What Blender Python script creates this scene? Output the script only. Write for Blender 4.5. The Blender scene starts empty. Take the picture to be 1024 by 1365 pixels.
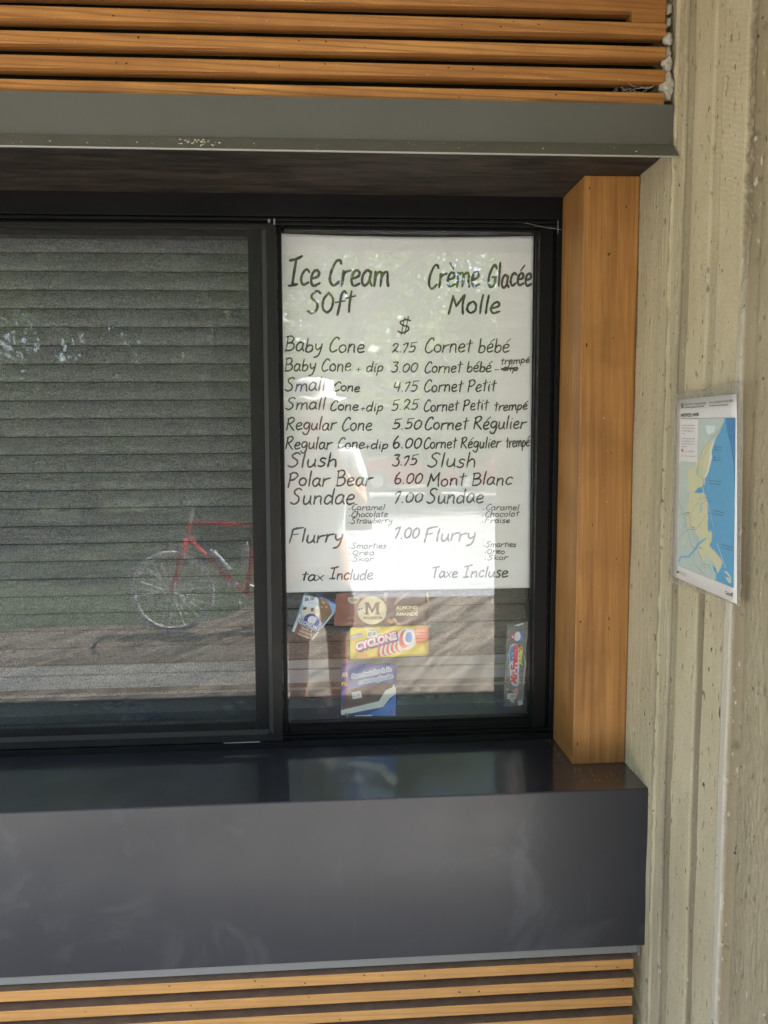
import bpy, bmesh, math, random
from math import sin, cos, pi, radians
from mathutils import Vector, Matrix, noise

random.seed(11)
sc = bpy.context.scene
COL = sc.collection

# ------------------------------------------------------------------ camera
CAM = Vector((0, 0, 1.6))
FPX, IW, IH = 1075.0, 1024.0, 1365.0
YAW, PIT, ROL = radians(3.85), radians(5.4), radians(0.44)
fwd = Vector((sin(YAW) * cos(PIT), cos(YAW) * cos(PIT), -sin(PIT)))
r0 = Vector((cos(YAW), -sin(YAW), 0)); u0 = r0.cross(fwd)
RV = r0 * cos(ROL) - u0 * sin(ROL); UV = u0 * cos(ROL) + r0 * sin(ROL)
cd = bpy.data.cameras.new('camera'); cam = bpy.data.objects.new('camera', cd); COL.objects.link(cam)
cam.matrix_world = Matrix(((RV.x, UV.x, -fwd.x, CAM.x), (RV.y, UV.y, -fwd.y, CAM.y), (RV.z, UV.z, -fwd.z, CAM.z), (0, 0, 0, 1)))
cd.sensor_fit = 'HORIZONTAL'; cd.sensor_width = 36; cd.lens = 36 * FPX / IW
cd.clip_start = 0.02; cd.clip_end = 1000
sc.camera = cam

# ------------------------------------------------------------------ light
SUN_EL, SUN_AZ = radians(56), Vector((0.92, -0.36, 0)).normalized()
to_sun = Vector((SUN_AZ.x * cos(SUN_EL), SUN_AZ.y * cos(SUN_EL), sin(SUN_EL)))
w = bpy.data.worlds.new('World'); sc.world = w; w.use_nodes = True
nt = w.node_tree; bg = nt.nodes['Background']
sky = nt.nodes.new('ShaderNodeTexSky'); sky.sky_type = 'NISHITA'; sky.sun_disc = False
sky.sun_elevation = SUN_EL; sky.sun_rotation = math.atan2(SUN_AZ.x, SUN_AZ.y)
sky.air_density = 1.0; sky.dust_density = 2.0
nt.links.new(sky.outputs[0], bg.inputs[0]); bg.inputs[1].default_value = 0.15
sd = bpy.data.lights.new('sun', 'SUN'); sd.energy = 5.0; sd.angle = radians(0.53); sd.color = (1, 0.97, 0.92)
so = bpy.data.objects.new('sun', sd); COL.objects.link(so)
so.rotation_euler = to_sun.to_track_quat('Z', 'Y').to_euler()
vs = sc.view_settings; vs.view_transform = 'Standard'; vs.look = 'None'; vs.gamma = 1.0; vs.use_curve_mapping = False
vs.exposure = 3.02
try:
    sc.cycles.use_denoising = True
    sc.cycles.max_bounces = 10; sc.cycles.diffuse_bounces = 5; sc.cycles.transparent_max_bounces = 16
    sc.cycles.sample_clamp_indirect = 6.0
except Exception: pass

# ------------------------------------------------------------------ measuring: a point of the photograph on a plane of the facade
def ray(x, y): return RV * ((x - IW / 2) / FPX) - UV * ((y - IH / 2) / FPX) + fwd
def onY(x, y, Y): d = ray(x, y); return CAM + d * ((Y - CAM.y) / d.y)
def onX(x, y, X): d = ray(x, y); return CAM + d * ((X - CAM.x) / d.x)

# ------------------------------------------------------------------ materials
def new_mat(name):
    m = bpy.data.materials.new(name); m.use_nodes = True
    return m, m.node_tree, m.node_tree.nodes['Principled BSDF']
def N(nt, t, **kw):
    n = nt.nodes.new(t)
    for k, v in kw.items():
        if k in n.inputs: n.inputs[k].default_value = v
        else: setattr(n, k, v)
    return n
def ramp(nt, src, stops):
    r = nt.nodes.new('ShaderNodeValToRGB'); e = r.color_ramp.elements
    while len(e) < len(stops): e.new(0.5)
    for i, (p, c) in enumerate(stops):
        e[i].position = p; e[i].color = (c, c, c, 1) if isinstance(c, (int, float)) else (*c, 1)
    nt.links.new(src, r.inputs[0]); return r.outputs[0]
def coords(nt, scale=(1, 1, 1), rnd=False, rot=(0, 0, 0)):
    tc = nt.nodes.new('ShaderNodeTexCoord'); mp = nt.nodes.new('ShaderNodeMapping')
    mp.inputs['Scale'].default_value = scale; mp.inputs['Rotation'].default_value = rot
    src = tc.outputs['Object']
    if rnd:
        oi = nt.nodes.new('ShaderNodeObjectInfo'); ml = N(nt, 'ShaderNodeMath', operation='MULTIPLY'); ml.inputs[1].default_value = 37.0
        nt.links.new(oi.outputs['Random'], ml.inputs[0])
        ad = N(nt, 'ShaderNodeVectorMath', operation='ADD'); nt.links.new(src, ad.inputs[0]); nt.links.new(ml.outputs[0], ad.inputs[1]); src = ad.outputs[0]
    nt.links.new(src, mp.inputs[0]); return mp.outputs[0]
def noise_tex(nt, vec, scale, detail=4, rough=.55, dist=0.0):
    n = N(nt, 'ShaderNodeTexNoise', Scale=scale, Detail=detail, Roughness=rough, Distortion=dist)
    nt.links.new(vec, n.inputs['Vector']); return n.outputs['Fac']
def mixc(nt, fac, a, b, mode='MIX'):
    m = nt.nodes.new('ShaderNodeMix'); m.data_type = 'RGBA'; m.blend_type = mode
    if isinstance(fac, (int, float)): m.inputs[0].default_value = fac
    else: nt.links.new(fac, m.inputs[0])
    for i, v in ((6, a), (7, b)):
        if isinstance(v, tuple): m.inputs[i].default_value = (*v, 1)
        else: nt.links.new(v, m.inputs[i])
    return m.outputs[2]
def bump(nt, b, h, strength, dist):
    n = N(nt, 'ShaderNodeBump', Strength=strength, Distance=dist); nt.links.new(h, n.inputs['Height']); nt.links.new(n.outputs[0], b.inputs['Normal'])
def flat(name, c, rough=.6, metal=0.0, spec=.5):
    m, nt, b = new_mat(name); b.inputs['Base Color'].default_value = (*c, 1); b.inputs['Roughness'].default_value = rough
    b.inputs['Metallic'].default_value = metal; b.inputs['Specular IOR Level'].default_value = spec
    return m
def worn(name, c1, c2, rough=(.4, .6), scale=8, stretch=(1, 1, 1), metal=0.0, bmp=0.0, bscale=60, specks=None, rnd=False):
    m, nt, b = new_mat(name); v = coords(nt, stretch, rnd)
    f = noise_tex(nt, v, scale, 6, .6)
    colr = mixc(nt, ramp(nt, f, [(.3, 0.0), (.7, 1.0)]), c1, c2)
    if specks:
        v2 = coords(nt, (1, 1, 1), rnd); s = noise_tex(nt, v2, specks[0], 2, .5)
        colr = mixc(nt, ramp(nt, s, [(specks[1], 0.0), (specks[1] + .03, 1.0)]), colr, specks[2])
    nt.links.new(colr, b.inputs['Base Color'])
    nt.links.new(ramp(nt, noise_tex(nt, v, scale * 2.3, 5), [(.3, rough[0]), (.7, rough[1])]), b.inputs['Roughness'])
    b.inputs['Metallic'].default_value = metal
    if bmp: bump(nt, b, noise_tex(nt, v, bscale, 4), bmp, .001)
    return m

def wood(name, axis, light, dark, rough=.5, bmp=.25, knots=True, rnd=True, ring=.42):
    m, nt, b = new_mat(name)
    sc1 = [22, 22, 22]; sc1[axis] = 0.8
    v = coords(nt, tuple(sc1), rnd)
    g1 = noise_tex(nt, v, 2.2, 3, .5, 1.2)
    sc2 = [240, 240, 240]; sc2[axis] = 5
    v2 = coords(nt, tuple(sc2), rnd); g2 = noise_tex(nt, v2, 2.0, 5, .65)
    # growth rings seen as long cathedral lines
    wv = N(nt, 'ShaderNodeTexWave', Scale=1.5, Distortion=4.0, Detail=3.0, wave_type='BANDS', bands_direction='DIAGONAL'); wv.inputs['Detail Scale'].default_value = 1.2
    sc3 = [38, 38, 38]; sc3[axis] = 1.3
    nt.links.new(coords(nt, tuple(sc3), rnd), wv.inputs['Vector'])
    c = mixc(nt, ramp(nt, g1, [(.3, 0.0), (.72, 1.0)]), light, dark)
    c = mixc(nt, ramp(nt, wv.outputs['Fac'], [(.66, 0.0), (.97, ring)]), c, tuple(x * .5 for x in dark))
    c = mixc(nt, ramp(nt, g2, [(.35, .28), (.62, 0.0)]), c, tuple(x * .55 for x in dark))
    # broad blotches of weathering and finish, board to board tone
    c = mixc(nt, ramp(nt, noise_tex(nt, coords(nt, (1, 1, 1), rnd), 9, 3), [(.42, 0.0), (.7, .45)]), c, tuple(x * .62 for x in dark))
    oi = nt.nodes.new('ShaderNodeObjectInfo')
    c = mixc(nt, ramp(nt, oi.outputs['Random'], [(0.0, 0.0), (1.0, .62)]), c, tuple(x * .8 for x in dark))
    if knots:
        vo = N(nt, 'ShaderNodeTexVoronoi', Scale=1.0); k = [26, 26, 26]; k[axis] = 9
        nt.links.new(coords(nt, tuple(k), rnd), vo.inputs['Vector'])
        wh = N(nt, 'ShaderNodeTexWhiteNoise', noise_dimensions='3D'); nt.links.new(vo.outputs['Position'], wh.inputs['Vector'])
        k1 = ramp(nt, vo.outputs['Distance'], [(.045, 1.0), (.10, 0.0)])
        k2 = ramp(nt, wh.outputs['Value'], [(.90, 0.0), (.91, 1.0)])
        mu = N(nt, 'ShaderNodeMath', operation='MULTIPLY'); nt.links.new(k1, mu.inputs[0]); nt.links.new(k2, mu.inputs[1])
        c = mixc(nt, mu.outputs[0], c, (.035, .018, .01))
        s = noise_tex(nt, coords(nt, (1, 1, 1), rnd), 210, 2)
        c = mixc(nt, ramp(nt, s, [(.735, 0.0), (.76, .7)]), c, (.62, .55, .42))
    nt.links.new(c, b.inputs['Base Color'])
    nt.links.new(ramp(nt, g2, [(.3, rough + .15), (.7, rough - .08)]), b.inputs['Roughness'])
    bump(nt, b, g2, bmp, .0012)
    return m

M = {}
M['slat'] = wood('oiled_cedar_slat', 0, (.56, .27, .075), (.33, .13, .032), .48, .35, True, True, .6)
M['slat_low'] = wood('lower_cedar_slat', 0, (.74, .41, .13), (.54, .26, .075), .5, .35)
M['post'] = wood('cedar_post', 2, (.50, .24, .068), (.28, .118, .030), .42, .2, True, True, .14)
M['soffit'] = worn('stained_soffit', (.008, .0075, .007), (.055, .041, .030), (.55, .75), 5, (1.6, 8, 8), 0, .4, 60, (150, .74, (.22, .2, .17)))
M['lintel'] = worn('grey_painted_steel', (.082, .081, .072), (.100, .098, .088), (.34, .48), 3, (1, 1, 1), 0, .12, 14, (170, .77, (.33, .33, .3)))
M['flange'] = worn('dusty_flange', (.115, .115, .095), (.145, .145, .12), (.5, .7), 9, (1, 1, 1), 0, .2, 60, (230, .70, (.42, .42, .38)))
M['counter'] = worn('charcoal_counter_steel', (.018, .0195, .026), (.026, .028, .035), (.30, .40), 3.5, (1, 1, 1), .0, .04, 9)
_t = M['counter'].node_tree; _b = _t.nodes['Principled BSDF']; _l = _b.inputs['Base Color'].links[0].from_socket
_c = mixc(_t, ramp(_t, noise_tex(_t, coords(_t, (1, 1, 1)), 4.2, 9, .62, 1.2), [(.55, 0.0), (.70, .38)]), _l, (.085, .088, .10))
_c = mixc(_t, ramp(_t, noise_tex(_t, coords(_t, (9, 9, .8)), 5, 6, .7), [(.62, 0.0), (.75, .25)]), _c, (.075, .073, .07))
_t.links.new(_c, _b.inputs['Base Color'])
_b.inputs['Specular IOR Level'].default_value = .45; _b.inputs['Coat Weight'].default_value = .12; _b.inputs['Coat Roughness'].default_value = .14
M['countertop'] = M['counter'].copy(); M['countertop'].name = 'rubbed_counter_top'; _b = M['countertop'].node_tree.nodes['Principled BSDF']
_b.inputs['Coat Weight'].default_value = 1.0; _b.inputs['Coat IOR'].default_value = 1.9; _b.inputs['Coat Roughness'].default_value = .10
M['strip'] = flat('zinc_strip', (.19, .19, .182), .55, .1)
M['frame'] = worn('black_anodised_frame', (.0045, .0045, .005), (.008, .008, .0085), (.34, .5), 6, (1, 1, 6), 0, .1, 50, (320, .77, (.12, .12, .12)))
M['frame2'] = worn('dark_bronze_frame', (.012, .012, .012), (.020, .019, .018), (.36, .5), 5, (1, 1, 2), 0, .1, 50, (300, .77, (.15, .15, .15)))
M['gasket'] = flat('rubber_gasket', (.008, .008, .008), .7)
M['ledge'] = worn('inner_ledge_metal', (.055, .070, .10), (.08, .098, .14), (.2, .3), 2.5, (1, 1, 1), 0, .04, 30)
M['reveal'] = flat('dark_reveal', (.02, .02, .021), .7)
M['dark'] = flat('dark_sheathing', (.010, .008, .006), .9)
M['plaster'] = worn('soffit_plaster', (.20, .18, .15), (.26, .23, .19), (.8, .9), 3)
M['ink'] = worn('marker_ink', (.010, .012, .011), (.085, .092, .085), (.5, .7), 34)
for k_ in ('frame', 'frame2', 'soffit', 'gasket'): M[k_].node_tree.nodes['Principled BSDF'].inputs['Specular IOR Level'].default_value = .18
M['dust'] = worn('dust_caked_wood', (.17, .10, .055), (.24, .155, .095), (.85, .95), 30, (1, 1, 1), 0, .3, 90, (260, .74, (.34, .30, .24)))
M['web'] = flat('cobweb_silk', (.45, .44, .42), .9)

# galvanised shutter: spangle and streaks
m, nt, b = new_mat('galvanised_shutter'); M['galv'] = m
v = coords(nt, (1, 1, 1), True); vs1 = coords(nt, (14, 90, 150), True); vs2 = coords(nt, (3, 20, 40), True)
sp = noise_tex(nt, coords(nt, (1, 1, 2.2), True), 150, 5, .75)
c = mixc(nt, ramp(nt, sp, [(.34, 0.0), (.64, 1.0)]), (.085, .095, .095), (.36, .385, .385))
c = mixc(nt, ramp(nt, noise_tex(nt, vs1, 3, 5, .7), [(.45, 0.0), (.7, .5)]), c, (.44, .45, .44))
c = mixc(nt, ramp(nt, noise_tex(nt, vs2, 2, 4, .6), [(.4, 0.0), (.75, .55)]), c, (.15, .15, .145))
nt.links.new(c, b.inputs['Base Color']); b.inputs['Metallic'].default_value = .15
nt.links.new(ramp(nt, sp, [(.3, .62), (.7, .42)]), b.inputs['Roughness'])
bump(nt, b, sp, .25, .0006)
M['galv_bar'] = worn('galvanised_bottom_bar', (.55, .57, .59), (.74, .76, .78), (.35, .5), 4, (1, 8, 8), .15, .15, 60, (190, .72, (.10, .10, .10)), True)
M['galv_seal'] = worn('bar_rubber_groove', (.12, .11, .09), (.2, .18, .15), (.5, .7), 6, (1, 4, 4))

# window glass: a clear pane, mirror reflection by Schlick's law, the rest passes
m, nt, b = new_mat('window_glass'); M['glass'] = m; nt.nodes.remove(b)
g = nt.nodes.new('ShaderNodeNewGeometry'); dt = N(nt, 'ShaderNodeVectorMath', operation='DOT_PRODUCT')
nt.links.new(g.outputs['Normal'], dt.inputs[0]); nt.links.new(g.outputs['Incoming'], dt.inputs[1])
ab = N(nt, 'ShaderNodeMath', operation='ABSOLUTE'); nt.links.new(dt.outputs['Value'], ab.inputs[0])
s1 = N(nt, 'ShaderNodeMath', operation='SUBTRACT'); s1.inputs[0].default_value = 1; nt.links.new(ab.outputs[0], s1.inputs[1])
p5 = N(nt, 'ShaderNodeMath', operation='POWER'); p5.inputs[1].default_value = 5; nt.links.new(s1.outputs[0], p5.inputs[0])
ma = N(nt, 'ShaderNodeMath', operation='MULTIPLY_ADD'); ma.inputs[1].default_value = .94; ma.inputs[2].default_value = .074; nt.links.new(p5.outputs[0], ma.inputs[0])
tr = nt.nodes.new('ShaderNodeBsdfTransparent'); tr.inputs[0].default_value = (.98, .985, .985, 1)
gl = nt.nodes.new('ShaderNodeBsdfGlossy'); gl.inputs['Roughness'].default_value = 0.0
mx = nt.nodes.new('ShaderNodeMixShader'); nt.links.new(ma.outputs[0], mx.inputs[0]); nt.links.new(tr.outputs[0], mx.inputs[1]); nt.links.new(gl.outputs[0], mx.inputs[2])
# smudges and dried drops: a faint dusty film
df = nt.nodes.new('ShaderNodeBsdfDiffuse'); df.inputs[0].default_value = (.6, .6, .58, 1)
sm = noise_tex(nt, coords(nt, (1, 1, .35), False, (0, .5, 0)), 16, 8, .72, .6)
fl = ramp(nt, sm, [(.55, .004), (.78, .07)])
mx2 = nt.nodes.new('ShaderNodeMixShader'); nt.links.new(fl, mx2.inputs[0]); nt.links.new(mx.outputs[0], mx2.inputs[1]); nt.links.new(df.outputs[0], mx2.inputs[2])
nt.links.new(mx2.outputs[0], nt.nodes['Material Output'].inputs[0])

# insect mesh: woven threads that cover part of the surface
m, nt, b = new_mat('insect_mesh'); M['mesh'] = m; nt.nodes.remove(b)
df = nt.nodes.new('ShaderNodeBsdfDiffuse'); df.inputs[0].default_value = (.045, .046, .046, 1)
tr = nt.nodes.new('ShaderNodeBsdfTransparent')
nz = noise_tex(nt, coords(nt, (1, 1, 1)), 420, 2, .8); nz2 = noise_tex(nt, coords(nt, (1, 1, 6)), 38, 5, .75)
ad = N(nt, 'ShaderNodeMath', operation='MULTIPLY'); nt.links.new(ramp(nt, nz, [(.36, .05), (.64, .38)]), ad.inputs[0]); nt.links.new(ramp(nt, nz2, [(.35, .6), (.65, 1.15)]), ad.inputs[1])
mx = nt.nodes.new('ShaderNodeMixShader'); nt.links.new(ad.outputs[0], mx.inputs[0]); nt.links.new(tr.outputs[0], mx.inputs[1]); nt.links.new(df.outputs[0], mx.inputs[2])
nt.links.new(mx.outputs[0], nt.nodes['Material Output'].inputs[0])

# clear plastic film
def film(name, tint, amount, rough=.12, bs=.8):
    m, nt, b = new_mat(name); nt.nodes.remove(b)
    gl = N(nt, 'ShaderNodeBsdfPrincipled'); gl.inputs['Base Color'].default_value = (*tint, 1); gl.inputs['Roughness'].default_value = rough
    tr = nt.nodes.new('ShaderNodeBsdfTransparent'); tr.inputs[0].default_value = (.93, .93, .92, 1)
    n = noise_tex(nt, coords(nt), 90, 4, .6, 1.5)
    bp = N(nt, 'ShaderNodeBump', Strength=bs, Distance=.002); nt.links.new(n, bp.inputs['Height']); nt.links.new(bp.outputs[0], gl.inputs['Normal'])
    mx = nt.nodes.new('ShaderNodeMixShader'); nt.links.new(ramp(nt, n, [(.45, amount), (.7, min(1, amount * 2.0))]), mx.inputs[0])
    nt.links.new(tr.outputs[0], mx.inputs[1]); nt.links.new(gl.outputs[0], mx.inputs[2]); nt.links.new(mx.outputs[0], nt.nodes['Material Output'].inputs[0])
    return m
M['film'] = film('clear_plastic_film', (.5, .52, .5), .22)
M['pouch'] = film('laminating_pouch', (.74, .70, .60), .16, .3, .15)

# paper
m, nt, b = new_mat('poster_paper'); M['paper'] = m
f = noise_tex(nt, coords(nt, (1, 1, 1)), 4, 4)
nt.links.new(mixc(nt, f, (.84, .845, .845), (.88, .885, .89)), b.inputs['Base Color']); b.inputs['Roughness'].default_value = .75
bump(nt, b, noise_tex(nt, coords(nt, (1, 1, 5), False, (0, .15, 0)), 7, 3), .25, .01)

# board-formed concrete
m, nt, b = new_mat('board_formed_concrete'); M['conc'] = m
v = coords(nt)
at = nt.nodes.new('ShaderNodeAttribute'); at.attribute_name = 'tone'
sep = nt.nodes.new('ShaderNodeSeparateColor'); nt.links.new(at.outputs['Color'], sep.inputs[0])
c = mixc(nt, ramp(nt, noise_tex(nt, v, 5, 6, .6), [(.3, 0.0), (.7, 1.0)]), (.53, .435, .265), (.68, .575, .375))
c = mixc(nt, ramp(nt, noise_tex(nt, coords(nt, (1, 30, 1.2)), 3, 5, .6), [(.35, 0.0), (.75, .5)]), c, (.66, .59, .44))
gr = noise_tex(nt, v, 420, 3, .7)
c = mixc(nt, ramp(nt, gr, [(.30, .55), (.46, 0.0)]), c, (.18, .15, .095))
c = mixc(nt, sep.outputs['Red'], c, (.215, .17, .11))      # rough, darker boards
c = mixc(nt, sep.outputs['Green'], c, (.62, .56, .46))     # lime white fin
spk = noise_tex(nt, coords(nt, (1, 1, .55)), 110, 2, .5)
c = mixc(nt, ramp(nt, spk, [(.70, 0.0), (.735, .9)]), c, (.05, .042, .035))
spk2 = noise_tex(nt, coords(nt, (1, 1, .3)), 160, 2, .5)
c = mixc(nt, ramp(nt, spk2, [(.68, 0.0), (.73, .6)]), c, (.70, .67, .58))
# slanted saw marks
wv = N(nt, 'ShaderNodeTexWave', Scale=38, Distortion=5.5, Detail=2.0, bands_direction='Z'); nt.links.new(coords(nt, (1, 1, 1), False, (radians(-24), 0, 0)), wv.inputs['Vector'])
pm = N(nt, 'ShaderNodeMath', operation='MULTIPLY'); nt.links.new(ramp(nt, wv.outputs['Fac'], [(.25, .13), (.5, 0.0)]), pm.inputs[0]); nt.links.new(ramp(nt, noise_tex(nt, coords(nt), 7, 3), [(.5, 0.0), (.66, 1.0)]), pm.inputs[1])
c = mixc(nt, pm.outputs[0], c, (.22, .19, .13))
nt.links.new(c, b.inputs['Base Color']); b.inputs['Roughness'].default_value = .9; b.inputs['Specular IOR Level'].default_value = .2
bump(nt, b, noise_tex(nt, coords(nt, (1, 1, .6)), 480, 6, .8), .9, .0025)

# outdoors
m, nt, b = new_mat('wood_chip_ground'); M['chips'] = m
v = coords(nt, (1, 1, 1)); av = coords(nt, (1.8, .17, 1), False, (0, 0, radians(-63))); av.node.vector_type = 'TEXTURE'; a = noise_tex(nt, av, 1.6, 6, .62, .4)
c = mixc(nt, ramp(nt, a, [(.38, 0.0), (.64, 1.0)]), (.07, .055, .04), (.31, .265, .205))  # diagonal streaks of sun and shade put into the ground colour
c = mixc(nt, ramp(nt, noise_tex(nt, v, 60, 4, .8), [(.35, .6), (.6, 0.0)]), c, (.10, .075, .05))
nt.links.new(c, b.inputs['Base Color']); b.inputs['Roughness'].default_value = .95; bump(nt, b, noise_tex(nt, v, 45, 3), .6, .02)
M['grass'] = worn('lawn', (.030, .045, .018), (.075, .095, .04), (.85, .95), 3, (1, 1, 1), 0, .8, 60)
M['pave'] = worn('pale_pavement', (.24, .245, .25), (.36, .365, .37), (.8, .9), 1.2, (1, 3, 1), 0, .3, 80)
M['slab'] = worn('concrete_slab', (.30, .29, .27), (.38, .37, .34), (.75, .9), 2)
M['bark'] = worn('bark', (.06, .045, .032), (.14, .11, .085), (.85, .95), 14, (1, 1, .2), 0, .8, 40)
def leafmat(name, c1, c2):
    m, nt, b = new_mat(name); oi = nt.nodes.new('ShaderNodeObjectInfo')
    c = mixc(nt, ramp(nt, noise_tex(nt, coords(nt), .9, 4), [(.35, 0.0), (.65, 1.0)]), c1, c2)
    nt.links.new(c, b.inputs['Base Color']); b.inputs['Roughness'].default_value = .5
    tl = nt.nodes.new('ShaderNodeBsdfTranslucent'); tl.inputs[0].default_value = (c2[0] * 1.3, c2[1] * 1.4, c2[2], 1)
    mx = nt.nodes.new('ShaderNodeMixShader'); mx.inputs[0].default_value = .35
    nt.links.new(b.outputs[0], mx.inputs[1]); nt.links.new(tl.outputs[0], mx.inputs[2]); nt.links.new(mx.outputs[0], nt.nodes['Material Output'].inputs[0])
    return m
M['leaf'] = leafmat('maple_leaves', (.06, .10, .02), (.17, .22, .05))
M['leaf2'] = leafmat('spruce_green_leaves', (.035, .06, .02), (.08, .12, .04))

# ------------------------------------------------------------------ objects
def obj(name, bm_or_me, mat=None, parent=None, smooth=False, label=None, cat=None, group=None, kind=None):
    if isinstance(bm_or_me, bmesh.types.BMesh):
        me = bpy.data.meshes.new(name); bm_or_me.to_mesh(me); bm_or_me.free()
    else: me = bm_or_me
    if mat is not None and not me.materials:
        for q in (mat if isinstance(mat, (list, tuple)) else [mat]): me.materials.append(q)
    if smooth:
        me.polygons.foreach_set('use_smooth', [True] * len(me.polygons))
    o = bpy.data.objects.new(name, me); COL.objects.link(o)
    if parent: o.parent = parent
    if label: o['label'] = label
    if cat: o['category'] = cat
    if group: o['group'] = group
    if kind: o['kind'] = kind
    return o
def thing(name, label, cat, loc=(0, 0, 0), group=None, rotz=0):
    o = bpy.data.objects.new(name, None); COL.objects.link(o); o.location = loc; o.rotation_euler = (0, 0, rotz); o.empty_display_size = .05
    o['label'] = label; o['category'] = cat
    if group: o['group'] = group
    return o
def box(bm, x0, x1, y0, y1, z0, z1, bev=0.0, loc=(0, 0, 0)):
    r = bmesh.ops.create_cube(bm, size=1.0); vs = r['verts']
    for v in vs:
        v.co = Vector(((x0 + x1) / 2 + v.co.x * (x1 - x0) - loc[0], (y0 + y1) / 2 + v.co.y * (y1 - y0) - loc[1], (z0 + z1) / 2 + v.co.z * (z1 - z0) - loc[2]))
    if bev:
        es = list({e for v in vs for e in v.link_edges})
        bmesh.ops.bevel(bm, geom=es, offset=bev, segments=2, profile=.6, affect='EDGES')
def bx(x0, x1, y0, y1, z0, z1, bev=0.0):
    bm = bmesh.new(); box(bm, x0, x1, y0, y1, z0, z1, bev); return bm
def prism(bm, prof, x0, x1):
    """profile of (y,z) points extruded along X"""
    a = [bm.verts.new((x0, y, z)) for y, z in prof]; c = [bm.verts.new((x1, y, z)) for y, z in prof]; n = len(prof)
    for i in range(n): bm.faces.new((a[i], a[(i + 1) % n], c[(i + 1) % n], c[i]))
    bm.faces.new(list(reversed(a))); bm.faces.new(c)
    bmesh.ops.recalc_face_normals(bm, faces=bm.faces)
def tube(bm, pts, rad, seg=8, closed=False, caps=True):
    pts = [Vector(p) for p in pts]; n = len(pts); rings = []
    for i, p in enumerate(pts):
        if closed: d = pts[(i + 1) % n] - pts[i - 1]
        else: d = pts[min(i + 1, n - 1)] - pts[max(i - 1, 0)]
        d.normalize(); up = Vector((0, 1, 0)) if abs(d.y) < .9 else Vector((0, 0, 1))
        a = d.cross(up).normalized(); c = d.cross(a).normalized()
        r = rad[i] if isinstance(rad, (list, tuple)) else rad
        rings.append([bm.verts.new(p + a * (cos(2 * pi * k / seg) * r) + c * (sin(2 * pi * k / seg) * r)) for k in range(seg)])
    for i in range(n if closed else n - 1):
        A, B = rings[i], rings[(i + 1) % n]
        for k in range(seg): bm.faces.new((A[k], A[(k + 1) % seg], B[(k + 1) % seg], B[k]))
    if caps and not closed: bm.faces.new(list(reversed(rings[0]))); bm.faces.new(rings[-1])

X_L, X_W = -3.4, 0.62        # left end of what is built, face of the concrete column

# ---------------------------------------------------------------- ground and surroundings
def sheet(name, x0, x1, y0, y1, z, mat, kind='structure'):
    bm = bmesh.new(); vsx = [bm.verts.new(p) for p in ((x0, y0, z), (x1, y0, z), (x1, y1, z), (x0, y1, z))]; bm.faces.new(vsx)
    return obj(name, bm, mat, kind=kind)
sheet('lawn', -300, 300, -300, 60, -0.012, M['grass'])
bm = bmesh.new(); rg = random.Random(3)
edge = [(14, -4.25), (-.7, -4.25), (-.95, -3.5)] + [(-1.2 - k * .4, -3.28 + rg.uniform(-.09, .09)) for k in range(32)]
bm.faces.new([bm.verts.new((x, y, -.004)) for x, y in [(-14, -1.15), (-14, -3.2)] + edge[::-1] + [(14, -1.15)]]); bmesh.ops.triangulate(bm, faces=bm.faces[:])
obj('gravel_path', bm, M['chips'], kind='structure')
sheet('parking_lot', -0.75, 60, -30, -4.26, -0.006, M['pave'])
sheet('pavement', -14, 14, -1.15, 6, 0.0, M['slab'])

# ---------------------------------------------------------------- facade
def wall_box(name, label, cat, bm, mat): return obj(name, bm, mat, label=label, cat=cat)

# sheathing behind everything (dark building paper behind the slats, closes the kiosk)
t = thing('kiosk_wall', 'dark sheathed kiosk wall behind the cedar slats and round the serving window', 'wall', (0, 1.6, 0))
def part_box(name, par, x0, x1, y0, y1, z0, z1, mat, bev=0.0):
    bm = bmesh.new(); L = par.location; box(bm, x0, x1, y0, y1, z0, z1, bev, L); return obj(name, bm, mat, par)
part_box('upper_sheathing', t, X_L, .618, 1.57, 1.775, 2.126, 2.8, M['dark'])
part_box('lower_sheathing', t, X_L, .618, 1.57, 2.3, 0.0, 0.8995, M['dark'])
part_box('back_wall', t, X_L, .618, 2.10, 2.3, 0.8995, 2.8, M['reveal'])
part_box('window_head', t, X_L, .618, 1.775, 2.10, 2.126, 2.8, M['reveal'])
part_box('reveal', t, .52, .6185, 1.778, 2.10, .901, 2.126, M['reveal'])
part_box('reveal', t, X_L, -3.2, 1.778, 2.10, .901, 2.126, M['reveal'])

def slat_set(name, label, zs, h, depth, y0, xr, mat, extra=None):
    t = thing(name, label, 'slats', (0, y0, zs[-1]))
    me = None
    for i, z in enumerate(zs):
        if me is None:
            bm = bmesh.new(); box(bm, X_L, 0, 0, depth, -h, 0, .0013)
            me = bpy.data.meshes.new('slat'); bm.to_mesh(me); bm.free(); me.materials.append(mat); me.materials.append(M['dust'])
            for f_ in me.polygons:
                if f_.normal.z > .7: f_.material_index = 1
        o = bpy.data.objects.new('slat', me); COL.objects.link(o); o.parent = t
        o.location = (xr + random.uniform(-.0012, .0012), random.uniform(-.001, .001), z - zs[-1]); o.rotation_euler = (random.uniform(-.01, .01), 0, 0)
    return t
top_z = [2.2095 + .0398 * i for i in range(15)][::-1]
up = slat_set('slat_screen', 'upper screen of orange cedar slats above the grey steel lintel', top_z, .0208, .031, 1.475, .6105, M['slat'])
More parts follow.
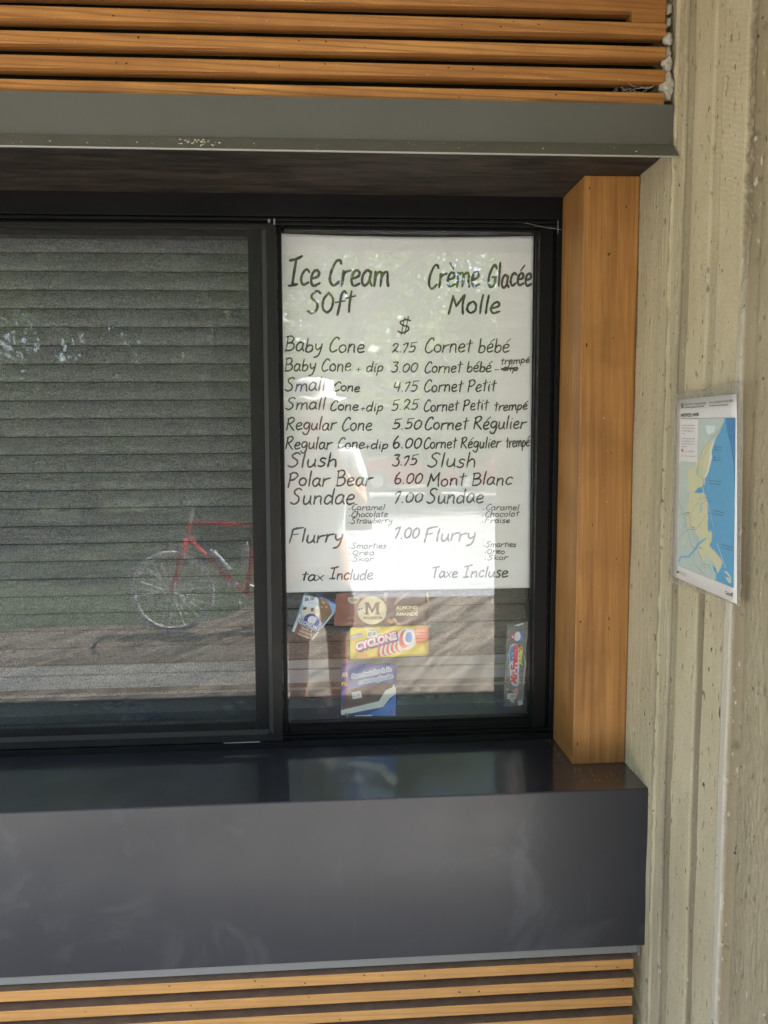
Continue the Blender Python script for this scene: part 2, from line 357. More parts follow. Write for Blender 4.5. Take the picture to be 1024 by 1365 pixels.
# short spacer block that joins two upper slats beside the column, with torn end grain
bm = bmesh.new(); box(bm, .548, .6095, 0.0015, .032, 2.3306 - .0010 - top_z[-1], 2.3306 + .0180 - top_z[-1], .001)
obj('spacer_block', bm, M['slat'], up)
low_z = [.5455 - .0398 * i for i in range(12)]
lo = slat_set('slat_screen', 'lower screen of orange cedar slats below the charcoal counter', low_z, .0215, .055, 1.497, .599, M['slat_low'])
bm = bmesh.new()
for xx in (-2.6,): box(bm, xx, xx + .045, .055, .073, -.02, .60)
obj('batten', bm, M['dark'], up)
# insulation foam and cobweb stuffed between slat ends and concrete
for (px, py, r) in ((893, 104, .010), (895, 113, .013), (894, 122, .012), (892, 83, .010), (894, 90, .008), (891, 52, .009), (898, 70, .007), (891, 128, .008), (899, 30, .006), (898, 12, .007)):
    bm = bmesh.new(); p = onY(px, py, 1.487); p.x = min(p.x, .6185); r2 = bmesh.ops.create_icosphere(bm, subdivisions=3, radius=r)
    for v in r2['verts']:
        q = v.co.copy(); q *= 1 + .45 * noise.noise(q * 180 + p * 9); q.z *= 1.35; v.co = p + q - Vector((0, 1.475, top_z[-1]))
    obj('foam_filler', bm, M.setdefault('foam', flat('old_foam', (.42, .39, .34), .95)), up, smooth=True)
bm = bmesh.new()
for k in range(26):
    a = onY(random.uniform(820, 868), random.uniform(114, 123), 1.482); d = Vector((random.uniform(-.016, .016), random.uniform(-.004, .008), random.uniform(-.004, .005)))
    tube(bm, [a, a + d * .5 + Vector((0, 0, -.002)), a + d], .00035, 4)
for k in range(12):
    p = onY(884, random.uniform(2, 130), 1.49); q = p + Vector((random.uniform(.006, .02), random.uniform(-.02, .02), random.uniform(-.02, .02))); tube(bm, [p, (p + q) / 2 + Vector((0, 0, -.003)), q], .0003, 4)
p, q = onY(700, 297, 1.768), onY(749, 306, 1.768); tube(bm, [p, (p + q) / 2 + Vector((0, 0, -.002)), q], .0003, 4)
p, q = onY(744, 294, 1.768), onY(744, 312, 1.768); tube(bm, [p, q], .0003, 4)
obj('cobweb', bm, M['web'], label='thin grey cobweb strands between slat ends, column and window head', cat='cobweb', kind='stuff')

# steel lintel with flared drip edge
t = thing('steel_lintel', 'grey painted steel lintel with a flared drip edge over the serving window', 'lintel', (0, 1.465, 2.1))
bm = bmesh.new(); prism(bm, [(0, .0855), (0, .0165), (.003, .0165), (.003, .0825), (.09, .0825), (.09, .0855)], X_L, .6235)
f = obj('fascia', bm, M['lintel'], t)
bm = bmesh.new(); prism(bm, [(-.0002, .0160), (-.0235, -.0105), (-.0235, -.0125), (-.0212, -.0125), (.0025, .0140), (.003, .0160)], X_L, .6245)
obj('drip_flange', bm, M['flange'], t)
bm = bmesh.new(); prism(bm, [(-.0237, -.0105), (-.0250, -.0112), (-.0250, -.0130), (-.0212, -.0132), (-.0212, -.0127), (-.0237, -.0127)], X_L, .6247)
obj('bright_lip', bm, flat('bare_metal_edge', (.36, .36, .34), .5, .2), t)
# crumbs of bird dirt caught on the flange
bm = bmesh.new()
for k in range(46):
    px = random.gauss(258, 13) if k < 34 else random.uniform(0, 890)
    p = onY(px, 0, 1.452); s = random.uniform(.0006, .0016); z = random.uniform(-.006, .010); y = -.0002 - (.0160 - z) * .88
    r2 = bmesh.ops.create_icosphere(bm, subdivisions=1, radius=s)
    for v in r2['verts']: v.co = Vector((p.x + v.co.x * 1.6, y - .0005 + v.co.y, z + v.co.z))
obj('dirt_crumbs', bm, flat('dry_dirt', (.5, .48, .36), .9), t, kind='stuff')
obj('soffit_board', bx(X_L, .6255, 1.470, 1.776, 2.1125, 2.126, .0008), M['soffit'], label='dark stained soffit board under the lintel above the window', cat='soffit')
obj('wooden_post', bx(.5065, .6200, 1.6245, 1.774, .9012, 2.1118, .0028), M['post'], label='upright orange cedar post between the black window and the concrete column', cat='post')

post = bpy.data.objects['wooden_post']
for v in post.data.vertices: v.co.x += .0055 * (v.co.z - .901)      # the post and the window frame lean a hair to the right
def dot_mesh(name, w_, h_, c, nrm_y=True):
    bm = bmesh.new(); a = [bm.verts.new((cos(q) * w_ * (1 + .25 * sin(3 * q)), 0, sin(q) * h_)) for q in [2 * pi * k / 10 for k in range(10)]]; bm.faces.new(a); bmesh.ops.solidify(bm, geom=bm.faces[:], thickness=.0003)
    me = bpy.data.meshes.new(name); bm.to_mesh(me); bm.free(); me.materials.append(c); return me
hole_m = flat('nail_hole_stain', (.02, .011, .007), .9); nh = dot_mesh('nail_hole', .0011, .0028, hole_m)
for px, py, sx_, sz in ((786, 251, 1, 1), (835, 276, 1, 1), (802, 317, .6, .5), (782, 460, 1.2, 1.6), (818, 451, .7, .6), (815, 604, .8, .7), (803, 632, .7, .5), (774, 829, 1.2, 1), (812, 825, 1, 1.5), (812, 838, .8, 1.6), (770, 992, 1, 1.6), (822, 745, .7, .8), (790, 700, .6, 1.2)):
    q = onY(px, py, 1.6243); o = bpy.data.objects.new('nail_hole', nh); COL.objects.link(o); o.parent = post; o.location = q; o.scale = (sx_, 1, sz)
q = onY(812, 339, 1.6242); pd = dot_mesh('paint_drip', .0015, .0036, flat('paint_drip', (.72, .66, .55), .6)); o = bpy.data.objects.new('paint_drip', pd); COL.objects.link(o); o.parent = post; o.location = q; o.rotation_euler = (0, .25, 0)
for par, ys_, Y_ in ((up, (15, 22, 49, 55, 84, 88, 110), 1.4738), (lo, (1289, 1304, 1313, 1325, 1332, 1347), 1.4958)):
    for yy in ys_:
        for k in range(3):
            px = random.uniform(20, 840); q = onY(px, yy - (px * .0 if par is lo else -px * .018) - (px * .045 - 20 if par is lo else 0), Y_)
            zsl = min((top_z if par is up else low_z), key=lambda z: abs(z - .010 - q.z)); q.z = zsl - .010 + random.uniform(-.006, .006)
            o = bpy.data.objects.new('knot_mark', nh); COL.objects.link(o); o.parent = par; o.location = q - Vector(par.location); o.scale = (random.uniform(.8, 2.2), 1, random.uniform(.25, .6)); o.rotation_euler = (0, random.uniform(-.5, .5), 0)
# counter
t = thing('serving_counter', 'deep charcoal steel serving counter running under the window', 'counter', (0, 1.5, .57))
bm = bmesh.new(); prism(bm, [(0, .002), (0, .3285), (.0018, .3308), (.30, .3312), (.30, .327), (.005, .327), (.005, .002)], X_L, .6225)
bmesh.ops.bevel(bm, geom=[e for e in bm.edges if abs(e.verts[0].co.x - e.verts[1].co.x) > 1], offset=.0007, segments=2, affect='EDGES')
o = obj('counter_shell', bm, [M['counter'], M['countertop']], t)
for f_ in o.data.polygons:
    if f_.normal.z > .95 and f_.center.z > .3: f_.material_index = 1
bm = bmesh.new(); box(bm, .6227, .6262, 0.004, .12, .012, .336, .001); obj('end_sealant', bm, flat('dark_sealant', (.028, .03, .03), .6), t)
bm = bmesh.new(); box(bm, X_L, .6100, .008, .0115, -.018, .0018); box(bm, .612, .618, .012, .05, -.028, .0016); obj('zinc_strip', bm, M['strip'], t)
# drop of dirt where the counter meets the window frame
bm = bmesh.new()
for k in range(70):
    px = random.choice([random.uniform(728, 742), random.uniform(700, 760), random.uniform(755, 850)]); 
    x = onY(px, 990, 1.76).x; y = random.uniform(1.60, 1.772) if x < .5 else random.uniform(1.53, 1.618)
    s = random.uniform(.0004, .0012); r2 = bmesh.ops.create_icosphere(bm, subdivisions=1, radius=s)
    for v in r2['verts']: v.co = Vector((x + v.co.x, y + v.co.y - 1.5, .3317 + s * .4 + v.co.z * .6))
obj('grit', bm, flat('pale_grit', (.42, .38, .3), .9), t, kind='stuff')

# ---------------------------------------------------------------- window
WF = 1.775
t = thing('serving_window', 'black aluminium sliding serving window with an insect screen on its left half', 'window', (0, WF, .901))
win = t
def wpart(name, boxes, mat, bev=.0008, par=None):
    bm = bmesh.new()
    for b_ in boxes: box(bm, *b_, bev, t.location)
    return obj(name, bm, mat, par or t)
XR = .5060
wpart('head_frame', [(X_L + .2, XR, WF, WF + .10, 2.0665, 2.1245), (X_L + .2, XR, WF + .006, WF + .10, 2.0585, 2.0645), (X_L + .2, XR, WF + .012, WF + .10, 2.0515, 2.0575)], M['frame'])
wpart('bottom_track', [(X_L + .2, XR, WF - .003, WF + .10, .9015, .9155), (X_L + .2, XR, WF + .012, WF + .10, .9157, .9215), (X_L + .2, XR, WF + .02, WF + .028, .922, .927)], M['frame'])
wpart('side_frame', [(.4960, XR, WF, WF + .10, .9160, 2.0660), (.4925, .4945, WF + .012, WF + .10, .925, 2.050)], M['frame'])
# fixed right light
xl, xr = -.1215, .4905
fr = wpart('fixed_frame', [(.4615, xr, 1.786, 1.842, .9230, 2.0505), (-.098, .4610, 1.800, 1.842, .9230, .9400), (-.098, .4610, 1.800, 1.842, 2.0445, 2.0505), (-.112, -.1035, 1.800, 1.842, .9230, 2.0505)], M['frame'])
wpart('gasket', [(.4598, .4612, 1.806, 1.820, .9410, 2.0440), (-.103, .4595, 1.806, 1.820, .9402, .9425)], M['gasket'], .0003)
wpart('glass_pane', [(-.1030, .4597, 1.8150, 1.8205, .9427, 2.0440)], M['glass'], 0)
# left sash behind the screen, its stile seen through the mesh
wpart('sliding_sash', [(-.1760, -.1260, 1.812, 1.850, .9230, 2.0500), (X_L + .25, -.1765, 1.814, 1.850, .9230, .9480), (X_L + .25, -.1765, 1.814, 1.850, 2.0330, 2.0500)], M['frame2'])
wpart('glass_pane', [(X_L + .25, -.1762, 1.8260, 1.8310, .9482, 2.0328)], M['glass'], 0)
# screen in its own frame
sf = wpart('screen_frame', [(-.1335, -.1125, 1.772, 1.790, .9175, 2.0500), (X_L + .25, -.1340, 1.774, 1.790, .9175, .9330), (X_L + .25, -.1340, 1.776, 1.790, 2.0400, 2.0500)], M['frame2'])
bm = bmesh.new(); prism(bm, [(0, 0)] * 0 or [(1.774 - WF, .9335 - .901), (1.788 - WF, .9400 - .901), (1.790 - WF, .9335 - .901)], X_L + .25, -.1440)
a = [(-.1340, 1.7745), (-.1440, 1.7880), (-.1340, 1.7895)]
lo_ = [bm.verts.new((x, y - WF, .9335 - .901)) for x, y in a]; hi_ = [bm.verts.new((x, y - WF, 2.0395 - .901)) for x, y in a]
for i in range(3): bm.faces.new((lo_[i], lo_[(i + 1) % 3], hi_[(i + 1) % 3], hi_[i]))
bmesh.ops.recalc_face_normals(bm, faces=bm.faces)
obj('screen_bead', bm, flat('grey_bead', (.045, .045, .045), .45), sf)
bm = bmesh.new(); box(bm, X_L + .26, -.1445, 1.7885, 1.7889, .9400, 2.0395, 0, t.location); obj('insect_screen', bm, M['mesh'], t)
# roller bracket at the top of the meeting stile
wpart('track_clip', [(-.1290, -.1235, 1.768, 1.776, 2.0520, 2.0590), (-.1175, -.1135, 1.768, 1.776, 2.0475, 2.0600)], flat('worn_clip', (.16, .16, .16), .5), .0008)
bm = bmesh.new(); box(bm, -.245, -.165, 1.7705, 1.7722, .9165, .9176, .0003, t.location); obj('worn_edge', bm, flat('bare_aluminium', (.75, .75, .74), .3, .6), t)

for o_ in [o for o in COL.objects if o.parent is win or (o.parent and o.parent.parent is win)]:
    for v in o_.data.vertices: v.co.x += .0055 * v.co.z
# ledge inside
obj('inner_ledge', bx(X_L + .2, .519, 1.8785, 2.098, .9016, .9560, .001), M['ledge'], label='dark metal inner ledge between the glass and the roller shutter', cat='ledge')

# roller shutter
t = thing('roller_shutter', 'closed galvanised roller shutter of ribbed slats behind the window glass', 'shutter', (0, 2.02, 1.0346))
pitch = .04375; prof = []
for i in range(9):
    u = i / 8; prof.append((-.0036 * (sin(pi * u) ** .8 if 0 < u < 1 else 0) , .0016 + u * (pitch - .0032)))
prof += [(.004, pitch - .0008), (.006, .0008)]
bm = bmesh.new(); prism(bm, prof, X_L + .22, .512)
me = bpy.data.meshes.new('shutter_slat'); bm.to_mesh(me); bm.free(); me.materials.append(M['galv'])
for i in range(25):
    o = bpy.data.objects.new('shutter_slat', me); COL.objects.link(o); o.parent = t; o.location = (0, random.uniform(-.0006, .0006), i * pitch)
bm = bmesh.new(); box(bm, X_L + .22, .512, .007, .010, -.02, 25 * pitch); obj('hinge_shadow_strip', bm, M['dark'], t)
for z0, z1, y, mt in ((-.0235, -.0010, -.004, 'galv_bar'), (-.0590, -.0255, -.010, 'galv_bar'), (-.0725, -.0592, -.002, 'galv_seal'), (-.0777, -.0727, -.012, 'galv_bar')):
    bm = bmesh.new(); box(bm, X_L + .22, .512, y, .006, z0, z1, .0022 if mt == 'galv_bar' else 0); obj('bottom_bar', bm, M[mt], t)
bm = bmesh.new()
for s in (.512,): box(bm, .4990, .519, -.020, .030, -.0775, 1.085, .001)
obj('guide_rail', bm, M['frame2'], t)

# ---------------------------------------------------------------- handwriting: single-line letters drawn as marker strokes
G = {
 'A': (7, ["0,0 3.4,10 6.6,0", "1.4,3.6 5.4,3.6"]), 'B': (6.4, ["1,9.6 1,0", "0.4,9.4 3.4,10 4.8,8 3.4,5.6 1.2,5.2", "1.2,5.2 4.4,5.2 5.6,3 4,.4 .6,0"]),
 'C': (6, ["5.6,8.4 4.8,9.9 3,9.2 1.2,5.6 .9,2 2.4,0 4,.4 5.4,1.6"]), 'F': (6.2, ["1.2,9 .9,4 .5,-.6", ".9,8.8 3,9.6 6.4,10.3", ".9,5 4.2,5.6"]),
 'G': (6.6, ["5.8,8.4 4.8,10 3,9 1,5 1,1.6 2.8,-.2 4.8,1.4 5.4,4.4", "3.4,4.4 5.9,4.6"]), 'I': (5.4, ["0,9.4 3,10 5.6,11", "3,10 2.3,5 2.1,0", ".3,0 2,.1 4.2,.6"]),
 'M': (8.4, ["1,0 1.6,5 1.9,9.4", "1.9,9.4 3.2,6 4,4", "4,4 5.6,7 7,10", "7,10 6.8,5 7.4,0"]), 'O': (6.2, ["3,8.6 1,6 1,2 3,0 5,2 5.2,6 3,8.8"]),
 'P': (6.2, ["1.2,9.4 1,5 .6,-.4", ".4,8.8 3.4,10 5.4,8 3.8,5.2 1.1,4.4"]), 'R': (6.6, ["1.2,9.2 .9,4 .6,0", ".4,8.6 3.6,10 5,8 3.2,5.4 1.1,5", "1.6,5 3.6,2.4 5.8,-.4"]),
 'S': (6.2, ["5.4,9 3.8,10 1.8,8.6 2,6.6 4.2,4.6 4.4,1.8 2.4,0 .3,1"]), 'T': (6, ["0,8.8 3,9.4 5.8,10", "3,9.4 2.6,4 2.4,-.6"]), 'K': (6, ["1,10 1,0", "5,9.4 1.1,4.6", "1.4,5 5.4,0"]),
 'N': (7, ["1,0 1,10", "1,10 5.4,0", "5.4,0 5.6,10"]), 'D': (6.6, ["1,10 1,0", "1,10 4.4,9 5.6,5 4,.8 1,0"]), 'E': (5.6, ["5,10 1,10", "1,10 1,0", "1,5.2 4.4,5.2", "1,0 5,0"]), 'L': (5, ["1,10 1,0", "1,0 4.8,0"]),
 'a': (5.8, ["4.4,5 2.6,5.9 .9,4 .8,1.2 2.2,0 3.9,1.6 4.6,5.2", "4.6,5.4 4.3,2 5.4,.1"]), 'b': (5.4, ["1.2,9.8 1,5 .9,.4", ".9,2.8 2.4,5 4.4,4.2 4.4,1.4 2.6,0 .9,.6"]),
 'c': (4.8, ["4.3,4.8 3,5.8 1.3,4.6 .7,2 2,0 4.2,1"]), 'd': (5.8, ["4.2,4.4 2.4,5.6 .8,3.8 .9,.9 2.4,0 4.2,2", "4.8,10 4.4,4 4.7,0"]),
 'e': (5.2, ["1,2.8 3.6,3.4 4.2,4.8 3,5.8 1.3,4.8 .7,2.2 2,.1 4.8,1"]), 'f': (4.8, ["5,8.8 3.8,9.8 2.6,8 2.3,3 1.8,-.8", ".4,4.8 4.4,5.4"]),
 'g': (5.6, ["4.4,5 2.6,5.8 .9,4 1.2,1.6 3,1 4.4,3.2 4.6,5.2", "4.6,5.4 4.8,1 4,-2.8 2.2,-3.6 .6,-2"]), 'h': (5.6, ["1.2,10 1,5 .9,0", ".9,3 2.6,5.2 4,4.6 4.4,2 4.6,0"]),
 'i': (2.6, ["1.2,5.4 1.1,2 1.5,0", "1.4,7.6 1.6,8"]), 'k': (5.4, ["1,9 .9,0", "4.6,5.8 1,2.8", "1.6,3.2 3.4,1.4 5.4,.2"]), 'l': (2.6, ["1.5,10 1.2,5 1.2,0"]),
 'm': (8.2, ["1,5.6 1,2.6 .8,0", ".9,3 2.4,5.4 3.8,5 4,2.4 3.8,0", "3.9,3 5.4,5.5 6.8,5 7.2,2 7.6,0"]), 'n': (5.8, ["1,5.6 1,2.6 .9,0", ".9,3 2.6,5.4 4.2,4.8 4.4,2 4.7,0"]),
 'o': (5.4, ["2.8,5.6 1,4.4 .7,1.8 2.4,0 4.3,1.2 4.4,4 2.8,5.7"]), 'p': (5.6, ["1.2,5.4 1,1 .7,-3.6", "1,3.4 2.6,5.6 4.4,4.6 4.2,1.8 2.6,.4 1,1"]),
 'r': (4.6, ["1,5.4 1,2.6 .8,0", ".9,2.8 2,4.8 4.6,5.6"]), 's': (4.6, ["3.9,5.2 2.4,5.8 1.2,4.6 2,3.4 3.6,2.2 3.2,.5 1.6,0 .4,.7"]), 't': (4.4, ["2.4,9 2.1,4 2.1,0", ".4,6 4.2,6.8"]),
 'u': (5.6, ["1,5.4 .9,2 1.8,.1 3.4,.8 4.3,3 4.4,5.4", "4.4,5.2 4.4,2 5,0"]), 'w': (7.2, ["1,5.2 1,2 2,0 3.4,1.2 3.8,4.4", "3.8,4.2 4,1.2 5,0 6.2,1.8 6.4,5.4"]),
 'x': (5, [".6,5.2 4.4,.1", "4.4,5.4 .4,0"]), 'y': (5.4, ["1,5.4 1.1,3 2.4,1.6 4.2,3", "4.6,5.6 4.4,1.4 3.2,-2.6 .8,-3.8"]),
 '0': (5.8, ["3.2,8 1.2,6 .9,2 2.4,.1 4.6,2 5,6 3.2,8.1"]), '1': (2.8, ["1.4,9 1.2,0"]), '2': (6, ["1,6.6 2.4,8.6 4.6,7.8 4.2,5 1.6,1 1.4,.2", "1.4,1 3.2,1.8 5.2,.2"]), '3': (5.8, ["1.2,8.8 4.8,9 2.8,5.6", "2.8,5.6 4.6,4.6 4.4,1 2.4,-.2 .4,1"]),
 '4': (6.2, ["1.6,8.8 1,4 5.4,4.2", "4.8,8.4 4.6,4 4.2,0"]), '5': (6, ["1.8,8.6 1.4,5", "1.8,8.8 5.4,9.4", "1.4,5 3.8,5.6 4.8,3.2 3.4,.4 .6,.4"]), '6': (5.8, ["3.2,9.6 1.4,6 .9,2.4 2.4,0 4.6,1.4 4.2,4 2.2,4.4 1,2.6"]),
 '7': (4.4, [".3,7.4 1.6,8.6 3.6,9.2", "3.6,9.2 2.8,5 1.2,0"]), '.': (2.4, [".9,.3 1.2,0"]), '+': (4.4, [".6,2.6 3.4,2.8", "2,4.2 2,1"]), '·': (3.4, ["0.8,2.2 1.3,1.9 1.6,1.6"]),
 '$': (6, ["5.2,7.4 3,8.4 1,6.8 2,4.8 4.4,3.6 4.6,1 2.4,-.4 .4,.8", "2.4,9.8 2,-1.6", "4,10.2 3.6,-1.4"]), ' ': (3.6, []), '-': (4, [".6,3 3.4,3.2"]),
}
def acc(ch, base, mark): w_, s = G[base]; G[ch] = (w_, s + [mark])
acc('è', 'e', "1.2,9.4 3.4,7.2"); acc('é', 'e', "2.4,7.2 4.6,9.4")
def catmull(p, n=5):
    if len(p) < 3: return p
    q = [p[0] * 2 - p[1]] + p + [p[-1] * 2 - p[-2]]; out = []
    for i in range(1, len(q) - 2):
        for k in range(n):
            t_ = k / n; a, b_, c_, d_ = q[i - 1], q[i], q[i + 1], q[i + 2]
            out.append(.5 * ((2 * b_) + (c_ - a) * t_ + (2 * a - 5 * b_ + 4 * c_ - d_) * t_ ** 2 + (3 * b_ - a - 3 * c_ + d_) * t_ ** 3))
    return out + [p[-1]]
def ribbon(bm, pts, wd, place):
    """flat brush stroke; pts 2-D, place maps 2-D to 3-D"""
    if len(pts) < 2: return
    L, Rr = [], []
    for i, p in enumerate(pts):
        d = pts[min(i + 1, len(pts) - 1)] - pts[max(i - 1, 0)]
        if d.length < 1e-9: d = Vector((1, 0))
        d.normalize(); n = Vector((-d.y, d.x)); w_ = wd * (1 + .38 * noise.noise(Vector((p.x * 180, p.y * 180, 3)))) * .5
        if i in (0, len(pts) - 1): w_ *= .62
        L.append(p + n * w_); Rr.append(p - n * w_)
    d0 = (pts[0] - pts[1]).normalized() * wd * .35; d1 = (pts[-1] - pts[-2]).normalized() * wd * .35
    L[0] = L[0] + d0; Rr[0] = Rr[0] + d0; L[-1] = L[-1] + d1; Rr[-1] = Rr[-1] + d1
    a = [bm.verts.new(place(p)) for p in L]; b_ = [bm.verts.new(place(p)) for p in Rr]
    for i in range(len(pts) - 1): bm.faces.new((a[i], b_[i], b_[i + 1], a[i + 1]))
lift = [0]
def write(bm, s, p0, p1, h, wd, place, slant=.12, jit=.5):
    """p0,p1: 2-D ends of the baseline, h: capital height"""
    tot = sum(G[ch][0] for ch in s); e = (p1 - p0); ln = e.length; ux = e / ln; uy = Vector((-ux.y, ux.x))
    kx = ln / tot; ky = h / 10; x = 0
    for ch in s:
        w_, strokes = G[ch]; jy = random.uniform(-jit, jit) * .8; js = random.uniform(.94, 1.07)
        for st in strokes:
            pts = [Vector([float(v_) for v_ in q.split(',')]) for q in st.split()]
            pts = [Vector((a.x + random.uniform(-.12, .12), a.y * js + jy + random.uniform(-.12, .12))) for a in pts]
            pts = [p0 + ux * ((x + a.x + a.y * slant) * kx) + uy * (a.y * ky) for a in catmull(pts)]
            lift[0] = (lift[0] + 1) % 7
            ribbon(bm, pts, wd, lambda q, l=lift[0]: place(q, .00005 * l))
        x += w_

# menu poster
PY = 1.8262
def curl(x, z):      # the sheet stands off the glass a little, more towards its corners
    u = (x + .1075) / .5705; v = (z - 1.2448) / .7987
    cr = sum(max(0, 1 - abs(v - k) / .022) for k in (.24, .49, .74)) * .0007 + max(0, 1 - abs(u - .5) / .03) * .0005
    return cr + .0012 + .0012 * sin(5 * v + 1) * sin(3 * u) + .0016 * max(0, abs(u - .5) * 2 - .6) ** 2 + .0018 * (max(0, u - .5) ** 2) * sin(pi * v * 2.2)
t = thing('menu_poster', 'large white handwritten bilingual ice cream price list taped inside the right window pane', 'poster', (0, PY, 1.2448))
bm = bmesh.new(); nx, nz = 80, 110; grid = []
for i in range(nx + 1):
    row = []
    for j in range(nz + 1):
        u, v = i / nx, j / nz
        x = -.1072 + .5690 * u + (.0030 * (v - .2) ** 2 if u > .5 else 0) * (u - .5) * 2; z = 1.2452 - .0008 * u + v * .7980 - .0045 * sin(pi * min(1, u * 1.0)) * (v ** 12)
        row.append(bm.verts.new((x, curl(x, z), z - 1.2448)))
    grid.append(row)
for i in range(nx):
    for j in range(nz): bm.faces.new((grid[i][j], grid[i + 1][j], grid[i + 1][j + 1], grid[i][j + 1]))
me = bpy.data.meshes.new('paper_sheet'); bm.to_mesh(me); bm.free()
o = obj('paper_sheet', me, M['paper'], t, smooth=True); md = o.modifiers.new('thickness', 'SOLIDIFY'); md.thickness = .0004; md.offset = 1 if False else -1
poster = t
def pane2(px, py, Y=PY + .0015): p = onY(px, py, Y); return Vector((p.x, p.z))
def on_poster(q, l=0): return Vector((q.x, curl(q.x, q.y) - .0007 - l, q.y - 1.2448))
LINES = [ # text, x0, y0, x1, y1, capital height, stroke
 ('Ice Cream', 384, 381, 519, 381.5, 34, 3.1), ('SOft', 409, 418, 472, 416, 27, 3.0), ('Crème', 569, 384, 639, 383, 31, 2.9), ('Glacée', 649, 383, 709, 381, 28, 2.9), ('Molle', 595, 418, 667, 417, 24, 2.8),
 ('$', 529, 443, 548, 442, 20, 2.2), ('Baby Cone', 379, 468, 486, 470, 18.5, 2.1), ('2.75', 521, 470, 555, 469, 13.5, 1.8), ('Cornet bébé', 565, 470, 679, 470, 18.5, 2.0),
 ('Baby Cone', 379, 494, 468, 495, 16.5, 2.0), ('+ dip', 474, 496, 511, 496, 12.5, 1.8), ('3.00', 520, 496, 557, 496, 14.5, 1.9), ('Cornet bébé', 565, 497, 655, 496, 14.5, 1.9), ('-', 658, 496, 665, 496, 9, 1.7), ('trempé', 667, 486, 706, 483, 8.5, 1.5), ('dip', 669, 494, 691, 495, 8.5, 1.6),
 ('Small', 379, 521, 434, 521, 17, 2.0), ('Cone', 443, 521, 480, 522, 11.5, 2.0), ('4.75', 523, 522, 557, 522, 14, 1.9), ('Cornet Petit', 564, 523, 661, 521, 15.5, 1.9),
 ('Small', 380, 546, 434, 546, 16, 2.0), ('Cone', 439, 547, 478, 547, 13, 1.9), ('+dip', 480, 548, 511, 548, 12, 1.8), ('5.25', 521, 547, 558, 546, 15, 1.9), ('Cornet Petit', 564, 549, 651, 546, 14.5, 1.9), ('trempé', 658, 548, 703, 546, 12, 2.0),
 ('Regular Cone', 381, 573, 496, 574, 16.5, 2.0), ('5.50', 522, 572, 562, 572, 15, 2.2), ('Cornet Régulier', 565, 573, 701, 571, 16, 2.2),
 ('Regular', 380, 598, 442, 599, 15.5, 2.0), ('Cone', 449, 598, 486, 598, 14, 2.0), ('+dip', 486, 599, 518, 598, 11.5, 1.8), ('6.00', 522, 597, 562, 597, 16.5, 2.3), ('Cornet Régulier', 564, 598, 667, 597, 14.5, 1.9), ('trempé', 674, 597, 706, 595, 14.5, 1.9),
 ('Slush', 383, 623, 450, 622, 18.5, 2.4), ('3.75', 522, 621, 557, 620, 15, 2.1), ('Slush', 569, 623, 635, 622, 19, 2.2), ('Polar Bear', 383, 648, 496, 647, 19, 2.4), ('6.00', 524, 645, 563, 645, 15.5, 2.1), ('Mont Blanc', 568, 648, 683, 646, 17, 2.2),
 ('Sundae', 386, 672, 473, 672, 21, 2.4), ('7.00', 525, 671, 564, 669, 16, 2.2), ('Sundae', 568, 671, 645, 670, 19, 2.3),
 ('·Caramel', 464, 680, 513, 680, 7.5, 1.15), ('·Chocolate', 464, 689, 517, 689, 7.5, 1.15), ('·Strawberry', 464, 698, 523, 697, 7.5, 1.15), ('·Caramel', 643, 680, 692, 680, 7.6, 1.2), ('·Chocolat', 642, 689, 692, 688, 7.6, 1.2), ('·Fraise', 642, 697, 680, 697, 7.2, 1.2),
 ('Flurry', 385, 723, 457, 723, 19, 2.5), ('7.00', 525, 718, 559, 718, 17.5, 2.3), ('Flurry', 565, 722, 634, 720, 18, 2.3),
 ('·Smarties', 464, 731, 515, 731, 7.5, 1.15), ('·Oreo', 464, 740, 499, 740, 7.2, 1.15), ('·Skor', 465, 748.5, 498, 748, 7.5, 1.15), ('·Smarties', 644, 729, 688, 729, 7.2, 1.2), ('·Oréo'.replace('é', 'e'), 645, 738, 673, 738, 7.2, 1.2), ('·Skor', 645, 747, 677, 746, 7.2, 1.2),
 ('tax', 401, 774, 431, 774, 13, 2.2), ('Include', 439, 772, 497, 773, 14.5, 2.0), ('Taxe', 575, 770, 610, 770, 14, 2.0), ('Incluse', 617, 770, 677, 769, 14.5, 2.0)]
for s, x0, y0, x1, y1, h, wd in LINES:
    bm = bmesh.new(); A, Bq = pane2(x0, y0), pane2(x1, y1)
    K = 1.83 / FPX * 1.01
    write(bm, s, A, Bq, h * K, wd * K * (1.12 if h > 22 else .98), on_poster, .13)
    if s == 'dip' and h < 9:   # struck out
        for yy in (490.5, 492): ribbon(bm, catmull([pane2(668, yy + 1), pane2(675, yy), pane2(690, yy)]), 1.5 * K, lambda q: on_poster(q, .0004))
    if s == '$': pass
    obj('handwriting', bm, M['ink'], t)
